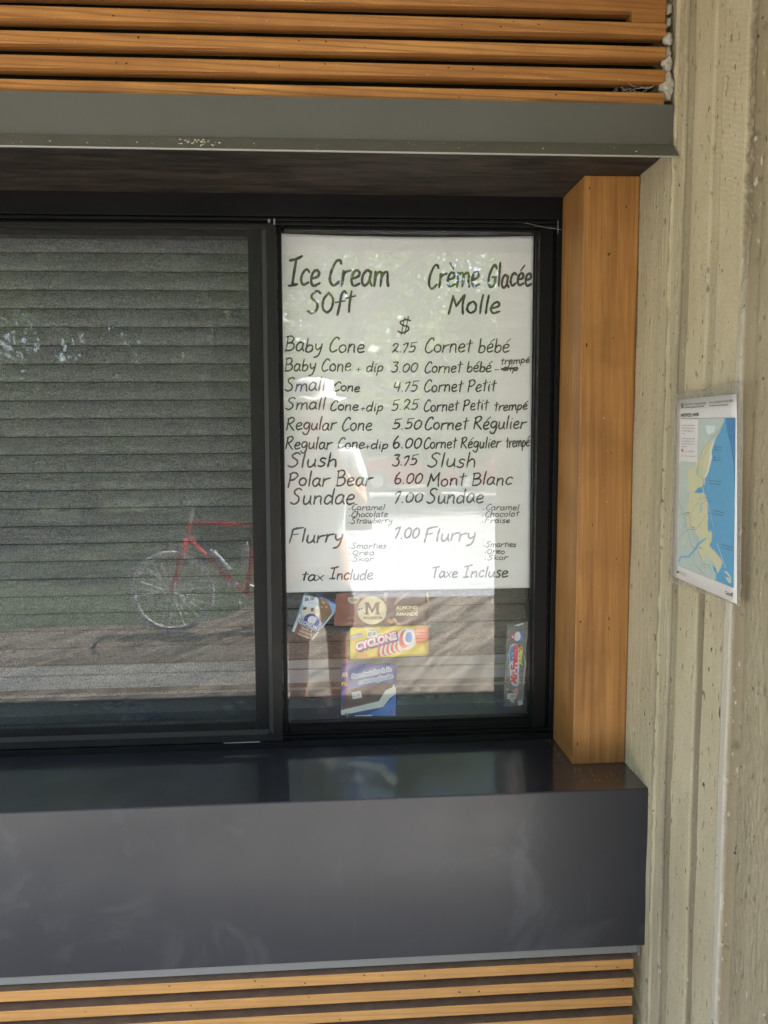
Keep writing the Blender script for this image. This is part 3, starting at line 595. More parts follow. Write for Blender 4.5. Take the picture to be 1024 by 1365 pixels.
# crossed-out word sits beside the arrow of 'trempe'; creases of the folded sheet are relief
# ---------------------------------------------------------------- printed words (Blender's own font)
def font_mesh(s, bold=0.0, shear=0.0):
    cu = bpy.data.curves.new('txt', 'FONT'); cu.body = s; cu.size = 1; cu.offset = bold; cu.shear = shear; cu.resolution_u = 3
    o = bpy.data.objects.new('txt', cu); COL.objects.link(o); bpy.context.view_layer.update()
    me = bpy.data.meshes.new_from_object(o.evaluated_get(bpy.context.evaluated_depsgraph_get()))
    bpy.data.objects.remove(o); bpy.data.curves.remove(cu); return me
def printed(bm, s, A, B, h, place, l, bold=.0, shear=.0, arc=0.0):
    me = font_mesh(s, bold, shear)
    if not me.vertices: return
    xs = [v.co.x for v in me.vertices]; x0, x1 = min(xs), max(xs); e = B - A; L_ = e.length; ux = e / L_; uy = Vector((-ux.y, ux.x))
    vs_ = [bm.verts.new(place(A + ux * ((v.co.x - x0) / (x1 - x0) * L_) + uy * (v.co.y / .72 * h + arc * sin(pi * (v.co.x - x0) / (x1 - x0))), l)) for v in me.vertices]
    for p in me.polygons:
        try: bm.faces.new([vs_[i] for i in p.vertices])
        except ValueError: pass
    bpy.data.meshes.remove(me)
def poly(bm, pts, place, l=0.0, smoothn=0):
    pts = [Vector(p) for p in pts]
    if smoothn: pts = catmull(pts + [pts[0]], smoothn)[:-1]
    t2 = bmesh.new(); f = t2.faces.new([t2.verts.new((p.x, p.y, 0)) for p in pts])
    bmesh.ops.triangulate(t2, faces=[f])
    xs = [p.x for p in pts]; ys_ = [p.y for p in pts]; big = max(max(xs) - min(xs), max(ys_) - min(ys_)) / 10
    for _ in range(4):
        es = [e for e in t2.edges if e.calc_length() > big]
        if not es: break
        bmesh.ops.subdivide_edges(t2, edges=es, cuts=1); bmesh.ops.triangulate(t2, faces=t2.faces[:])
    t2.verts.index_update(); nv = [bm.verts.new(place(Vector((v.co.x, v.co.y)), l)) for v in t2.verts]
    for f in t2.faces: bm.faces.new([nv[v.index] for v in f.verts])
    t2.free()
def ell(cx, cy, a, b_, rot=0, n=28): return [(cx + a * cos(2 * pi * k / n) * cos(rot) - b_ * sin(2 * pi * k / n) * sin(rot), cy + a * cos(2 * pi * k / n) * sin(rot) + b_ * sin(2 * pi * k / n) * cos(rot)) for k in range(n)]

class Panel:
    """a thin printed sheet on the inner face of the glass, drawn in photograph pixels"""
    def __init__(s, name, label, corners, body, cat='wrapper', thick=.0016, rough=.3, puff=.0012, Y=1.8228):
        s.Y = Y; s.c = [Vector(c_) for c_ in corners]; c0 = onY(*s.c[3], Y)
        s.t = thing(name, label, cat, (c0.x, Y, c0.z)); s.o = c0; s.puff = puff; s.n = 0
        bm = bmesh.new(); n = 14; g = []
        for i in range(n + 1):
            r = []
            for j in range(n + 1):
                u, v = i / n, j / n; p = (s.c[0] * (1 - u) + s.c[1] * u) * (1 - v) + (s.c[3] * (1 - u) + s.c[2] * u) * v
                r.append(bm.verts.new(s.at(p, -.0))) 
            g.append(r)
        for i in range(n):
            for j in range(n): bm.faces.new((g[i][j], g[i][j + 1], g[i + 1][j + 1], g[i + 1][j]))
        m_ = mat_print(body, rough); o = obj('printed_sheet', bm, m_, s.t, smooth=True); md = o.modifiers.new('t', 'SOLIDIFY'); md.thickness = thick; md.offset = -1
    def wav(s, x, z): return s.puff * (.5 + .5 * sin(x * 95 + z * 60) * cos(z * 110 - x * 30))
    def at(s, p, l=0):
        q = onY(p[0], p[1], s.Y + .003); return Vector((q.x - s.o.x, .0028 - s.wav(q.x, q.z) - l, q.z - s.o.z))
    def shape(s, name, colr, fn, l=None, rough=.3):
        s.n += 1; l = .00012 * s.n + .0003 if l is None else l
        bm = bmesh.new(); fn(bm, lambda p, e=0: s.at(p, l + e)); 
        return obj(name, bm, mat_print(colr, rough), s.t)
    def poly(s, name, colr, pts, sm=0): return s.shape(name, colr, lambda bm, pl: poly(bm, pts, pl, 0, sm))
    def text(s, txt, colr, a, b_, h, bold=.02, shear=0, name='lettering'):
        # pixel y runs down: mirror the up axis
        def fn(bm, pl):
            me = font_mesh(txt, bold, shear); xs = [v.co.x for v in me.vertices]; x0, x1 = min(xs), max(xs)
            A, B = Vector(a), Vector(b_); e = B - A; L_ = e.length; ux = e / L_; uy = Vector((ux.y, -ux.x))
            vs_ = [bm.verts.new(pl(A + ux * ((v.co.x - x0) / (x1 - x0) * L_) + uy * (v.co.y / .72 * h))) for v in me.vertices]
            for p in me.polygons:
                try: bm.faces.new([vs_[i] for i in p.vertices])
                except ValueError: pass
            bpy.data.meshes.remove(me)
        return s.shape(name, colr, fn)
    def otext(s, txt, c_out, c_in, a, b_, h, o, bold=.03, shear=0):
        for k in range(8):
            dx, dy = o * cos(k * pi / 4), o * sin(k * pi / 4); s.text(txt, c_out, (a[0] + dx, a[1] + dy), (b_[0] + dx, b_[1] + dy), h, bold, shear, 'lettering_outline'); s.n -= 1 - (k == 7)
        s.text(txt, c_in, a, b_, h, bold, shear)
    def hand(s, txt, colr, a, b_, h, wd):
        def fn(bm, pl):
            A, B = Vector((a[0], -a[1])), Vector((b_[0], -b_[1])); write(bm, txt, A, B, h, wd, lambda q, l=0: pl(Vector((q.x, -q.y)), l * .3))
        return s.shape('handwriting', colr, fn)
    def tag(s, c, w_, h, rot, txt):
        pts = [(c[0] + dx * w_ / 2 * cos(rot) - dy * h / 2 * sin(rot), c[1] + dx * w_ / 2 * sin(rot) + dy * h / 2 * cos(rot)) for dx, dy in ((-1, -1), (1, -1), (1, 1), (-1, 1))]
        s.poly('price_sticker', (.78, .8, .82), pts)
        a = (c[0] - w_ * .40 * cos(rot) - h * .22 * sin(rot) * -1, c[1] - w_ * .40 * sin(rot) + h * .22); b_ = (c[0] + w_ * .36 * cos(rot), c[1] + w_ * .36 * sin(rot) + h * .22)
        s.hand(txt, (.03, .03, .07), a, b_, h * .52, .55)
_pm = {}
def mat_print(c, rough=.3):
    k = (tuple(round(x, 3) for x in c), rough)
    if k not in _pm:
        m, nt, b = new_mat('printed_ink'); f = noise_tex(nt, coords(nt), 120, 3, .6)
        nt.links.new(mixc(nt, ramp(nt, f, [(.3, 0.0), (.7, .22)]), c, tuple(min(.9, x * 1.2 + .05) for x in c)), b.inputs['Base Color'])
        b.inputs['Roughness'].default_value = rough; bump(nt, b, noise_tex(nt, coords(nt), 55, 3, .6, 1), .35, .0012); _pm[k] = m
    return _pm[k]
WHITE, NAVY = (.8, .8, .8), (.03, .05, .28)
# cone wrapper (tilted)
p = Panel('cone_wrapper', 'small tilted light blue ice cream cone wrapper, leftmost below the poster', [(406, 790.5), (449, 806), (416, 852.5), (389, 841)], (.36, .52, .68))
p.poly('blue_border', (.22, .42, .74), [(420, 790.5), (449, 806), (447.5, 815), (443, 817), (436, 803)])
p.poly('wafer_cone', (.26, .15, .085), [(424, 798), (432, 797), (438, 803), (443, 815), (429, 831), (424, 820), (425, 809)])
p.poly('cream_swirl', (.70, .66, .58), [(403, 812), (412, 806), (420, 806), (425, 812), (425, 822), (418, 824), (404, 820)], 3)
p.poly('chocolate_patch', (.10, .05, .03), ell(406.5, 811, 3, 1.6, -.5)); p.poly('chocolate_patch', (.10, .05, .03), ell(416.5, 812, 1.8, 3.6, .2))
p.poly('nut', (.62, .45, .25), ell(431, 803, 2.2, 1.3, .6)); p.poly('nut', (.62, .45, .25), ell(435, 809, 1.8, 1.1, -.4)); p.poly('nut', (.58, .42, .22), ell(429, 809, 1.5, 1.1, .9))
p.poly('blue_disc', NAVY, ell(415.5, 827, 10.5, 9, .4)); p.poly('white_field', (.72, .76, .8), ell(415.5, 826.5, 5.2, 6, .5))
p.poly('brown_foot', (.20, .085, .05), [(396.5, 830.5), (425.5, 844.5), (416, 852), (393, 842)])
p.poly('white_edge', (.7, .75, .8), [(399, 818), (401.5, 819), (392.5, 842), (389, 841)]); p.poly('white_edge', (.7, .75, .8), [(443, 817), (446, 816), (417.5, 852), (415.5, 852)])
p.otext('KLONDIKE', NAVY, WHITE, (396.8, 829.2), (426, 841.4), 5.4, .6, .03)
for a, b_, s in (((401, 837), (416, 843), 'Vanilla &'), ((399, 841), (415, 847.5), 'CHOCOLATE'), ((397, 845), (412, 851), 'chocolat')): p.text(s, (.75, .68, .6), a, b_, 3, .03)
p.text('CONE + CORNET', (.05, .1, .45), (424, 793.5), (447, 806), 2.6, .03)
p.poly('price_sticker', (.70, .78, .88), [(404.5, 793.5), (422.5, 796), (419, 810.5), (403.5, 807)]); p.hand('$6.00', (.03, .03, .07), (406.5, 800.5), (419, 799.5), 4.5, .7); p.hand('-', (.03, .03, .07), (409, 805), (418, 804), 4, .6)
# chocolate bar wrapper
p = Panel('ice_cream_bar_wrapper', 'wide brown almond ice cream bar wrapper with a round gold medallion', [(449, 791), (569, 789.5), (571.5, 833), (445, 834)], (.13, .062, .042))
p.poly('red_brown_end', (.24, .085, .05), [(449, 791), (493, 790.4), (478, 833.8), (445, 834)])
p.poly('dark_bar', (.085, .040, .028), [(517, 790.5), (567, 790), (567, 831), (516, 831)]); p.poly('gold_edge', (.62, .52, .10), [(568, 790), (571, 790), (571.5, 804), (569.5, 800)])
p.poly('sheen', (.42, .32, .28), [(512, 790), (517.5, 790), (516, 800), (511, 803)]); p.poly('sheen', (.42, .32, .28), [(529, 797), (543, 790), (546, 790), (525, 807)])
p.poly('medallion', (.66, .60, .34), ell(496, 813.5, 19.5, 18.8)); p.poly('medallion_face', (.74, .68, .44), ell(496.5, 813.5, 17.3, 16.8))
BR = (.16, .08, .05)
for q in ([(487, 803), (491.5, 803), (490.5, 818.5), (487.5, 818.5)], [(500.5, 803), (505, 803), (505, 818.5), (501.6, 818.5)], [(488, 803), (491.6, 803), (497.6, 814), (496, 817)], [(500.6, 803), (504, 803), (496.6, 817), (495, 814)], [(485.8, 817.3), (492, 817.3), (492, 818.7), (485.8, 818.7)], [(500, 817.3), (506.6, 817.3), (506.6, 818.7), (500, 818.7)], [(485.8, 802.6), (491, 802.6), (491, 804), (485.8, 804)], [(501.5, 802.6), (506.6, 802.6), (506.6, 804), (501.5, 804)]): p.poly('letter_stroke', BR, q); p.text('MAGNUM', (.30, .2, .08), (484.5, 825), (509.5, 825), 3.6, .02)
p.poly('seal', (.55, .48, .30), ell(471.5, 797.5, 8, 7.2)); p.poly('seal_band', (.10, .05, .03), [(465, 791.5), (478, 791.5), (479.5, 796), (463.5, 796)]); p.text('ICE', (.16, .1, .06), (467, 800.5), (476, 800.5), 3.2, .02)
p.text('ALMOND', (.80, .74, .46), (527.5, 812), (557, 811.5), 4.6, .045); p.poly('gold_rule', (.7, .62, .3), [(528, 813.5), (557, 813.2), (557, 814), (528, 814.3)]); p.text('AMANDE', (.80, .74, .46), (527.5, 820.2), (557, 819.8), 4.6, .045)
p.poly('almond', (.42, .2, .08), ell(520, 827, 4.8, 3.2, .5), 0); p.poly('almond', (.45, .22, .09), ell(529, 829.5, 4.4, 2.2, .5)); p.poly('almond_flesh', (.66, .48, .36), ell(526, 825.5, 3.6, 1.6, .7))
p.text('EXTRA', (.55, .3, .22), (464, 824), (475, 824), 2.6, .01); p.text('100 ml', (.55, .3, .22), (463, 831), (474, 831), 2.4, .01)
p.tag((481, 811), 8, 6, -.3, '$6.00')
# push-pop wrapper
p = Panel('yellow_ice_pop_wrapper', 'yellow ice pop wrapper with a red, white and blue striped pop', [(467, 836.5), (570.5, 833.5), (571.8, 873.5), (466.5, 878.5)], (.80, .62, .03))
p.poly('orange_glow', (.80, .38, .02), [(478, 876.5), (470, 864), (484, 866), (494, 877)]); p.poly('pale_glow', (.82, .76, .25), [(488, 838), (506, 836), (514, 850), (494, 858)])
for k in range(6):
    cx = 502.5 + k * 6.2; cy = 869 - k * 1.9; p.poly('red_stripe' if k % 2 == 0 or True else 'w', (.66, .07, .03), ell(cx + 6, cy - 2, 5.2 + k * .3, 9.6 - abs(k - 2) * .3, .3))
    p.poly('white_stripe', (.80, .78, .74), ell(cx + 8.6, cy - 3, 4.4 + k * .3, 9.2, .3))
p.poly('pop_side', (.76, .74, .72), ell(542, 851, 13, 14.8, .15)); p.poly('red_ring', (.70, .08, .03), ell(539.5, 851.5, 7.4, 12.8, .12)); p.poly('white_ring', (.8, .8, .78), ell(543.5, 848.5, 6.4, 10.6, .12))
p.poly('blue_core', (.04, .22, .68), ell(545, 849, 4.8, 7.2, .1))
p.otext('CYCLONE', NAVY, NAVY, (476.5, 867.6), (531, 852), 9.8, 1.6, .05, .15); p.otext('CYCLONE', (.72, .07, .22), (.82, .80, .82), (475.5, 866), (530, 850.5), 9.6, 1.0, .05, .15)
p.poly('red_box', (.74, .10, .03), [(551.5, 837), (570.3, 836.5), (570.8, 853.5), (555, 858)]); 
for k in range(4): p.text(('NEW SIZE', 'COLOUR', 'COULEUR', 'ARTIFICIEL')[k], (.85, .5, .3), (553.5, 842 + k * 4), (568.5, 841.6 + k * 4), 2.4, .03)
p.otext('opsicle', NAVY, WHITE, (468, 850.4), (482.5, 847.4), 3.8, .55, .03, .2)
p.text('65 ml', (.1, .1, .05), (472, 875.6), (477, 875.4), 2, .01); p.text('arôme naturel', (.15, .12, .05), (546, 873), (569, 871.8), 1.5, .0)
p.tag((496, 844.5), 13, 9, -.08, '$3.50')
# ice cream sandwich wrapper
p = Panel('ice_cream_sandwich_wrapper', 'square blue ice cream sandwich wrapper at the bottom of the pane', [(456, 885), (529, 885), (527, 954.5), (454, 954.5)], (.045, .085, .36))
p.poly('light_blue_corner', (.07, .20, .62), [(528, 926), (527.2, 954), (486, 954), (512, 942)]); p.poly('sky_sweep', (.08, .16, .52), [(455.5, 921), (478, 909), (500, 906), (470, 919), (455.3, 928)])
p.poly('chocolate_biscuit', (.115, .058, .055), [(455, 944.5), (463, 919), (520, 909.5), (526.5, 913), (523, 916), (512.5, 922), (505, 934)]); p.poly('biscuit_edge', (.17, .10, .10), [(455, 944.5), (505, 932.5), (505.3, 934.6), (455, 946.6)])
p.poly('ice_cream', (.74, .78, .74), [(454.6, 946.5), (505, 934.5), (514, 920), (523, 916), (525, 911.5), (528, 919), (527.6, 925), (520, 930), (511, 942), (455, 953)])
for q in (('Sandwichs à la', (469.5, 904), (521.5, 893.8)), ('crème glacée', (478.5, 911.8), (524, 903.1))): p.otext(q[0], (.58, .80, .82), (.05, .16, .42), q[1], q[2], 5.6, 1.15, .012, .15)
p.text('AN', WHITE, (456, 902.5), (463, 902), 7, .04); p.text('rs', (.82, .78, .12), (455.4, 913.2), (462.6, 913.2), 6, .05); p.poly('white_rule', (.6, .75, .85), [(473, 953), (496, 952.5), (496, 954), (473, 954.2)]); p.poly('red_mark', (.6, .2, .2), ell(525, 952, 1.5, 1.5))
p.tag((475.5, 926), 12.5, 9, -.2, '2.50')
# freezie in its clear sleeve
Y_ = 1.8232
p = Panel('freezie_sleeve', 'clear plastic freezie sleeve hanging at the right edge of the pane', [(676, 832), (704, 828.5), (697.5, 940.5), (671, 941.5)], (.10, .10, .085), rough=.15, puff=.0035)
p.t.children[0].name = 'sleeve_back'; p.t.children[0].data.materials[0] = M['film']
p.poly('white_logo_plate', (.58, .68, .80), [(680, 860), (684, 857.5), (689, 858.5), (691.5, 863), (692, 886), (692, 910), (689.5, 915), (683.5, 914), (679.5, 907), (679, 882), (677.5, 871)])
p.poly('blue_shade', (.10, .26, .62), [(681, 862), (684.5, 861), (684, 880), (680, 882), (678.6, 872)])
def vtext(s, colr, a, b_, h, bold, shear=.2): p.text(s, colr, a, b_, h, bold, shear)
vtext('Mr.Freeze', (.75, .03, .06), (687.8, 911.5), (690.2, 859.5), 7.8, .06)
vtext('JUMBO', (.80, .66, .03), (694.5, 886), (696.6, 861.5), 3.9, .06, 0)
p.poly('blue_badge', (.08, .12, .55), ell(692, 848, 5, 7.5, .1)); p.poly('white_badge', (.76, .8, .84), ell(689.5, 848, 4.3, 6.6, .1)); p.poly('red_dot', (.6, .06, .12), ell(683, 848.5, 3, 3.4)); p.poly('white_badge', (.76, .8, .84), ell(683.3, 848.6, 1.3, 1.6))
p.poly('pink_mark', (.75, .35, .38), [(681, 920), (690, 917), (691, 923), (688, 929), (686, 923)]); p.poly('blue_foot', (.08, .16, .5), [(671, 936), (675, 937), (674.5, 941), (670.6, 941)])
p.tag((681.5, 927.5), 11.5, 8, .02, '1.00')
p.poly('crinkle_glint', (.75, .78, .78), [(684, 833.5), (697, 829.8), (698, 831.5), (690, 834.2)]); p.poly('crinkle_glint', (.6, .62, .6), [(674, 918), (678, 917), (677, 920)]); p.poly('crinkle_glint', (.5, .5, .46), [(703.6, 830), (702, 850), (700.6, 858), (702.4, 843)]); p.poly('crinkle_glint', (.5, .5, .44), [(698.4, 870), (701, 885), (698, 914), (696.5, 914), (699, 886)])  # glints on the crinkled plastic, painted as pale patches
p.poly('crinkle_glint', (.45, .45, .42), [(677, 885), (678.5, 884), (678, 903), (676.6, 900)]); p.poly('crinkle_glint', (.55, .56, .55), [(679, 932), (684, 931), (686, 937), (681, 935)]); p.poly('crinkle_glint', (.5, .52, .5), [(689, 934), (695, 932), (697, 938), (691, 940)])
# bits of tape under the wrappers
bm = bmesh.new()
for cx, cy, w_ in ((558.5, 919.5, 7), (571, 836, 4), (463, 953, 6)):
    q = [onY(cx + dx * w_ / 2, cy + dy * w_ / 2.2, 1.8222) for dx, dy in ((-1, -.9), (1, -1), (.8, 1), (-.7, .8))]
    a = [bm.verts.new(v_) for v_ in q]; b_ = [bm.verts.new(v_ + Vector((0, .0003, 0))) for v_ in q]
    bm.faces.new(a[::-1]); bm.faces.new(b_)
    for i in range(4): bm.faces.new((a[i], a[(i + 1) % 4], b_[(i + 1) % 4], b_[i]))
obj('tape_scraps', bm, M['film'], label='small scraps of clear tape stuck on the lower right pane', cat='tape', kind='stuff')

# ---------------------------------------------------------------- concrete column with board marks
def wob(z, seed, a): return a * noise.noise(Vector((seed * 7.3, 0, z * 5))) + a * .5 * noise.noise(Vector((seed * 3.1, 4, z * 23)))
def sst(a, b_, x):
    t_ = min(1, max(0, (x - a) / (b_ - a))); return t_ * t_ * (3 - 2 * t_)
def ridge(y, c, w_): return max(0, 1 - abs(y - c) / w_)
def relief(y, z):
    """projection towards the window opening, metres; also darker (r) and white (g) tone"""
    e1 = 1.4285 + wob(z, 1, .004); e2 = 1.392 + wob(z, 2, .0022); e3 = 1.318 + wob(z, 3, .003) - (z - 1.5) * -.004; e4 = 1.2895 + wob(z, 4, .0024); e5 = 1.2085 + wob(z, 5, .0030); e6 = 1.1895 + wob(z, 6, .0030)
    h = 0; r = 0; g = 0
    zn = noise.noise(Vector((y * 9, 1, z * 2.2)))
    if y > e1: h = .0006 * noise.noise(Vector((y * 160, 2, z * 12))); r = .12 + .3 * max(0, zn)
    r1 = 1.470 + wob(z, 9, .003); k = ridge(y, r1, .006) * (.6 + .7 * noise.noise(Vector((3, y * 40, z * 30)))); h += .0042 * k; g += .18 * k; r += .35 * ridge(y, r1 + .009, .006)
    k = ridge(y, e1, .0045) * (.4 + 1.1 * max(0, noise.noise(Vector((9, y * 60, z * 26))) + .3)); h += .0038 * k; g += .22 * k; r += .4 * ridge(y, e1 - .006, .005)
    if e2 < y <= e1: h += -.0012 + .0007 * noise.noise(Vector((y * 300, z * 300, 2))); r += .48 + .3 * noise.noise(Vector((2, y * 12, z * 3)))
    k = ridge(y, e2, .0030); h -= .0040 * k * (.6 + noise.noise(Vector((5, 5, z * 9)))); r += 1.2 * k * max(.15, .6 + noise.noise(Vector((5, 5, z * 9))))
    if e3 < y <= e2: h += .0012
    s = sst(e3, e3 - .003, y) * (1 - sst(e4, e4 - .003, y)); dk = sst(2.0, 1.2, z) * .75 + .15
    h += .0012 * (1 - sst(e2, e2 - .002, y)) * 0 + (.0012 if y <= e3 else 0) - .0022 * s + s * .0005 * noise.noise(Vector((y * 300, z * 300, 7))); r += .75 * s * dk
    s = sst(e5 + .002, e5, y) * (1 - sst(e6, e6 - .002, y)); lowish = sst(1.95, 1.62, z); rag = noise.noise(Vector((1, y * 120, z * 60)))
    h += s * (.0045 * lowish + (1 - lowish) * (-.004 + .004 * rag)); g += s * (.85 * lowish + (1 - lowish) * .25 * max(0, rag + .1)); r += s * (1 - lowish) * (.8 + .5 * noise.noise(Vector((y * 260, 3, z * 170))))
    if y <= e6:
        h += -.0075 * sst(e6, e6 - .012, y) + .0010 * noise.noise(Vector((y * 26, 5, z * 2.5))) + .0009 * noise.noise(Vector((y * 150, 5, z * 60))); r += .42 + .35 * sst(e6 - .03, e6, y)
    h += .0009 * noise.noise(Vector((y * 14, 3, z * 9)))
    pit = noise.noise(Vector((y * 110 + z * 30, 8, z * 62 - y * 20)))
    if pit > .55: h -= .0030 * sst(.55, .66, pit); r += 1.3 * sst(.55, .64, pit)
    st = noise.noise(Vector((y * 30, 18, z * 2.0))); r += .22 * max(0, st)
    return h, max(0, min(1, r)), max(0, min(1, g))
ys = []
y = .59
while y < 1.0: ys.append(y); y += .02
while y < 1.66: ys.append(y); y += .0024
while y < 2.36: ys.append(y); y += .05
zs = [0, .2]; z = .36
while z < 2.62: zs.append(z); z += .0046
zs += [2.7, 2.8]
ny, nzz = len(ys), len(zs); verts = []; tones = []
for z in zs:
    for y in ys:
        h, r, g_ = relief(y, z) if y < 1.68 else (0, .2, 0); verts.append((X_W + .0015 + .0055 * max(0, z - .9) - (h * 1.5 if h < .003 else h + .0015), y, z)); tones.append((r, g_, 0, 1))
faces = [(j * ny + i, j * ny + i + 1, (j + 1) * ny + i + 1, (j + 1) * ny + i) for j in range(nzz - 1) for i in range(ny - 1)]
# close the box: front and back faces and far side
n0 = len(verts); xb = 1.25
for z in zs:
    verts += [(xb, ys[0], z), (xb, ys[-1], z)]; tones += [(.2, 0, 0, 1)] * 2
for j in range(nzz - 1):
    faces += [(n0 + 2 * j, j * ny, (j + 1) * ny, n0 + 2 * j + 2), (j * ny + ny - 1, n0 + 2 * j + 1, n0 + 2 * j + 3, (j + 1) * ny + ny - 1), (n0 + 2 * j + 1, n0 + 2 * j, n0 + 2 * j + 2, n0 + 2 * j + 3)]
me = bpy.data.meshes.new('concrete_column'); me.from_pydata(verts, [], faces); me.update()
ca = me.color_attributes.new('tone', 'FLOAT_COLOR', 'POINT'); ca.data.foreach_set('color', [c_ for t_ in tones for c_ in t_])
col_o = obj('concrete_column', me, M['conc'], smooth=True, label='tall beige concrete column with vertical board marks at the right of the kiosk', cat='column')

# ---------------------------------------------------------------- laminated map notice on the column
t = thing('map_notice', 'laminated coastal map notice with blue sea taped to the concrete column', 'notice', (.615, 1.19, 1.34))
XM = .6135
def mp2(px, py): q = onX(px, py, XM); return Vector((q.y, q.z))
def warp(q): return .0012 * max(0, (q.y - 1.52) / .14) ** 2 + .0012 * sin((q.x - 1.2) * 14) + .0022 * max(0, (1.30 - q.x) / .11) ** 2
def mplace(q, l=0): return Vector((XM - .612 - warp(q) - l, q.x - 1.19, q.y - 1.34))
def z5(x, y): return mp2(880 + x / 8.533, 510 + y / 8.533)
def z6(x, y): return mp2(880 + x / 8.533, 660 + y / 8.533)
def msheet(name, c4, l, mat, n=10, thick=.0004):
    bm = bmesh.new(); g = []
    for i in range(n + 1):
        r = []
        for j in range(n + 1):
            u, v = i / n, j / n; q = (c4[0] * (1 - u) + c4[1] * u) * (1 - v) + (c4[3] * (1 - u) + c4[2] * u) * v; r.append(bm.verts.new(mplace(q, l)))
        g.append(r)
    for i in range(n):
        for j in range(n): bm.faces.new((g[i][j], g[i][j + 1], g[i + 1][j + 1], g[i + 1][j]))
    o = obj(name, bm, mat, t, smooth=True); md = o.modifiers.new('t', 'SOLIDIFY'); md.thickness = thick; md.offset = -1; return o
PC = [z5(165, 140), z5(968, 90), z6(930, 1215), z6(90, 1000)]
msheet('laminating_pouch', [z5(160, 150), z5(965, -30), z6(925, 1270), z6(88, 985)], .0012, M['pouch'])
SC = [z5(195, 195), z5(885, 128), z6(885, 1240), z6(146, 920)]
msheet('paper_sheet', SC, .0019, mat_print((.66, .63, .60), .45))
def mshape(name, colr, fn, l): bm = bmesh.new(); fn(bm); return obj(name, bm, mat_print(colr, .4), t)
mk = [0]
def mline(name, colr, pts, wd, lvl, n=4):
    bm = bmesh.new(); ribbon(bm, catmull([Vector(q) for q in pts], n), wd, lambda q: mplace(q, .0021 + lvl * .00012)); return obj(name, bm, mat_print(colr, .4), t)
def marea(name, colr, pts, lvl):
    mk[0] += 1; bm = bmesh.new(); P = [Vector(q) for q in pts]; poly(bm, P, mplace, .0021 + lvl * .00012); return obj(name, bm, mat_print(colr, .4), t)
# map ground, sea, land, parkland; outlines follow the print
coast = [z5(742, 402), z5(735, 450), z5(715, 500), z5(690, 560), z5(660, 600), z5(630, 660), z5(610, 720), z5(592, 780), z5(600, 850), z5(578, 930), z5(560, 1000), z5(530, 1070), z5(490, 1110), z5(480, 1180), z5(490, 1240),
         z6(525, 10), z6(545, 80), z6(548, 160), z6(552, 250), z6(545, 330), z6(548, 400), z6(590, 400), z6(600, 460), z6(588, 530), z6(565, 570), z6(590, 600), z6(640, 650), z6(700, 720), z6(722, 770), z6(700, 820), z6(672, 880), z6(655, 890), z6(640, 830), z6(600, 790), z6(610, 850), z6(640, 890), z6(640, 950), z6(625, 965)]
marea('map_ground', (.46, .52, .46), [z5(245, 408), z5(872, 400), z6(850, 1055), z6(198, 795)], 0)
sea = coast + [z6(850, 1055), z5(872, 400)]
marea('sea', (.10, .32, .52), sea, 1)
marea('deep_sea', (.05, .20, .42), [z5(760, 402), z5(872, 400), z6(862, 60), z5(860, 1200), z5(850, 950), z5(815, 720), z5(775, 560)], 2)
marea('beige_land', (.58, .54, .33), [z5(600, 640), z5(560, 700), z5(500, 700), z5(490, 800), z5(430, 880), z5(400, 950), z5(320, 990), z5(325, 1100), z5(335, 1250), z6(330, 60), z6(290, 230), z6(300, 330), z6(400, 400), z6(440, 480), z6(500, 500), z6(430, 560), z6(440, 640), z6(500, 790), z6(530, 700), z6(545, 640), z6(575, 740), z6(620, 760), z6(655, 880), z6(715, 770), z6(640, 655), z6(560, 580), z6(590, 520), z6(590, 420), z6(545, 420), z6(540, 300), z6(545, 120), z6(515, 20), z5(490, 1180), z5(520, 1060), z5(560, 960), z5(575, 860), z5(585, 760)], 2)
marea('pale_shore', (.66, .66, .56), [z5(645, 620), z5(612, 720), z5(592, 780), z5(600, 850), z5(572, 950), z5(540, 1060), z5(500, 1100), z5(545, 990), z5(562, 880), z5(575, 760), z5(600, 680)], 3)
marea('lake', (.60, .68, .66), [z5(530, 490), z5(640, 490), z5(620, 560), z5(560, 590), z5(535, 560)], 1); marea('islet', (.52, .55, .44), [z6(750, 930), z6(820, 940), z6(825, 1000), z6(790, 1000)], 2); marea('islet', (.55, .6, .52), [z6(735, 870), z6(770, 865), z6(830, 940), z6(800, 930)], 2)
marea('water_channel', (.075, .31, .56), [z5(395, 1250), z5(440, 1200), z5(480, 1190), z5(500, 1250), z5(450, 1260)], 3); marea('water_channel', (.16, .36, .55), [z6(200, 760), z6(240, 690), z6(330, 690), z6(400, 600), z6(440, 540), z6(530, 480), z6(530, 500), z6(455, 560), z6(410, 620), z6(340, 710), z6(245, 712), z6(215, 770)], 3)
rm = random.Random(8)
for k in range(26):
    a = z6(rm.uniform(215, 520), rm.uniform(-480, 600)); pts = [a]
    for j in range(4): a = a + Vector((rm.uniform(-.010, .010), rm.uniform(-.011, .003))); pts.append(a)
    if k % 2: mline('creek', (.30, .42, .44), pts, .0005, 3.5)
    else: marea('bog_patch', random.choice([(.42, .50, .38), (.52, .54, .40), (.40, .47, .46)]), [pts[0] + Vector((cos(q) * rm.uniform(.004, .010), sin(q) * rm.uniform(.004, .012))) for q in [2 * pi * j / 9 for j in range(9)]], 1.5 + k * .04)
marea('text_box', (.68, .64, .62), [z5(245, 410), z5(445, 418), z5(430, 908), z5(222, 890)], 4)
marea('red_key', (.60, .16, .13), [z5(246, 752), z5(272, 754), z5(272, 792), z5(245, 790)], 5); marea('beige_key', (.6, .52, .4), [z5(244, 815), z5(270, 817), z5(270, 850), z5(243, 848)], 5)
DK = (.16, .18, .18)
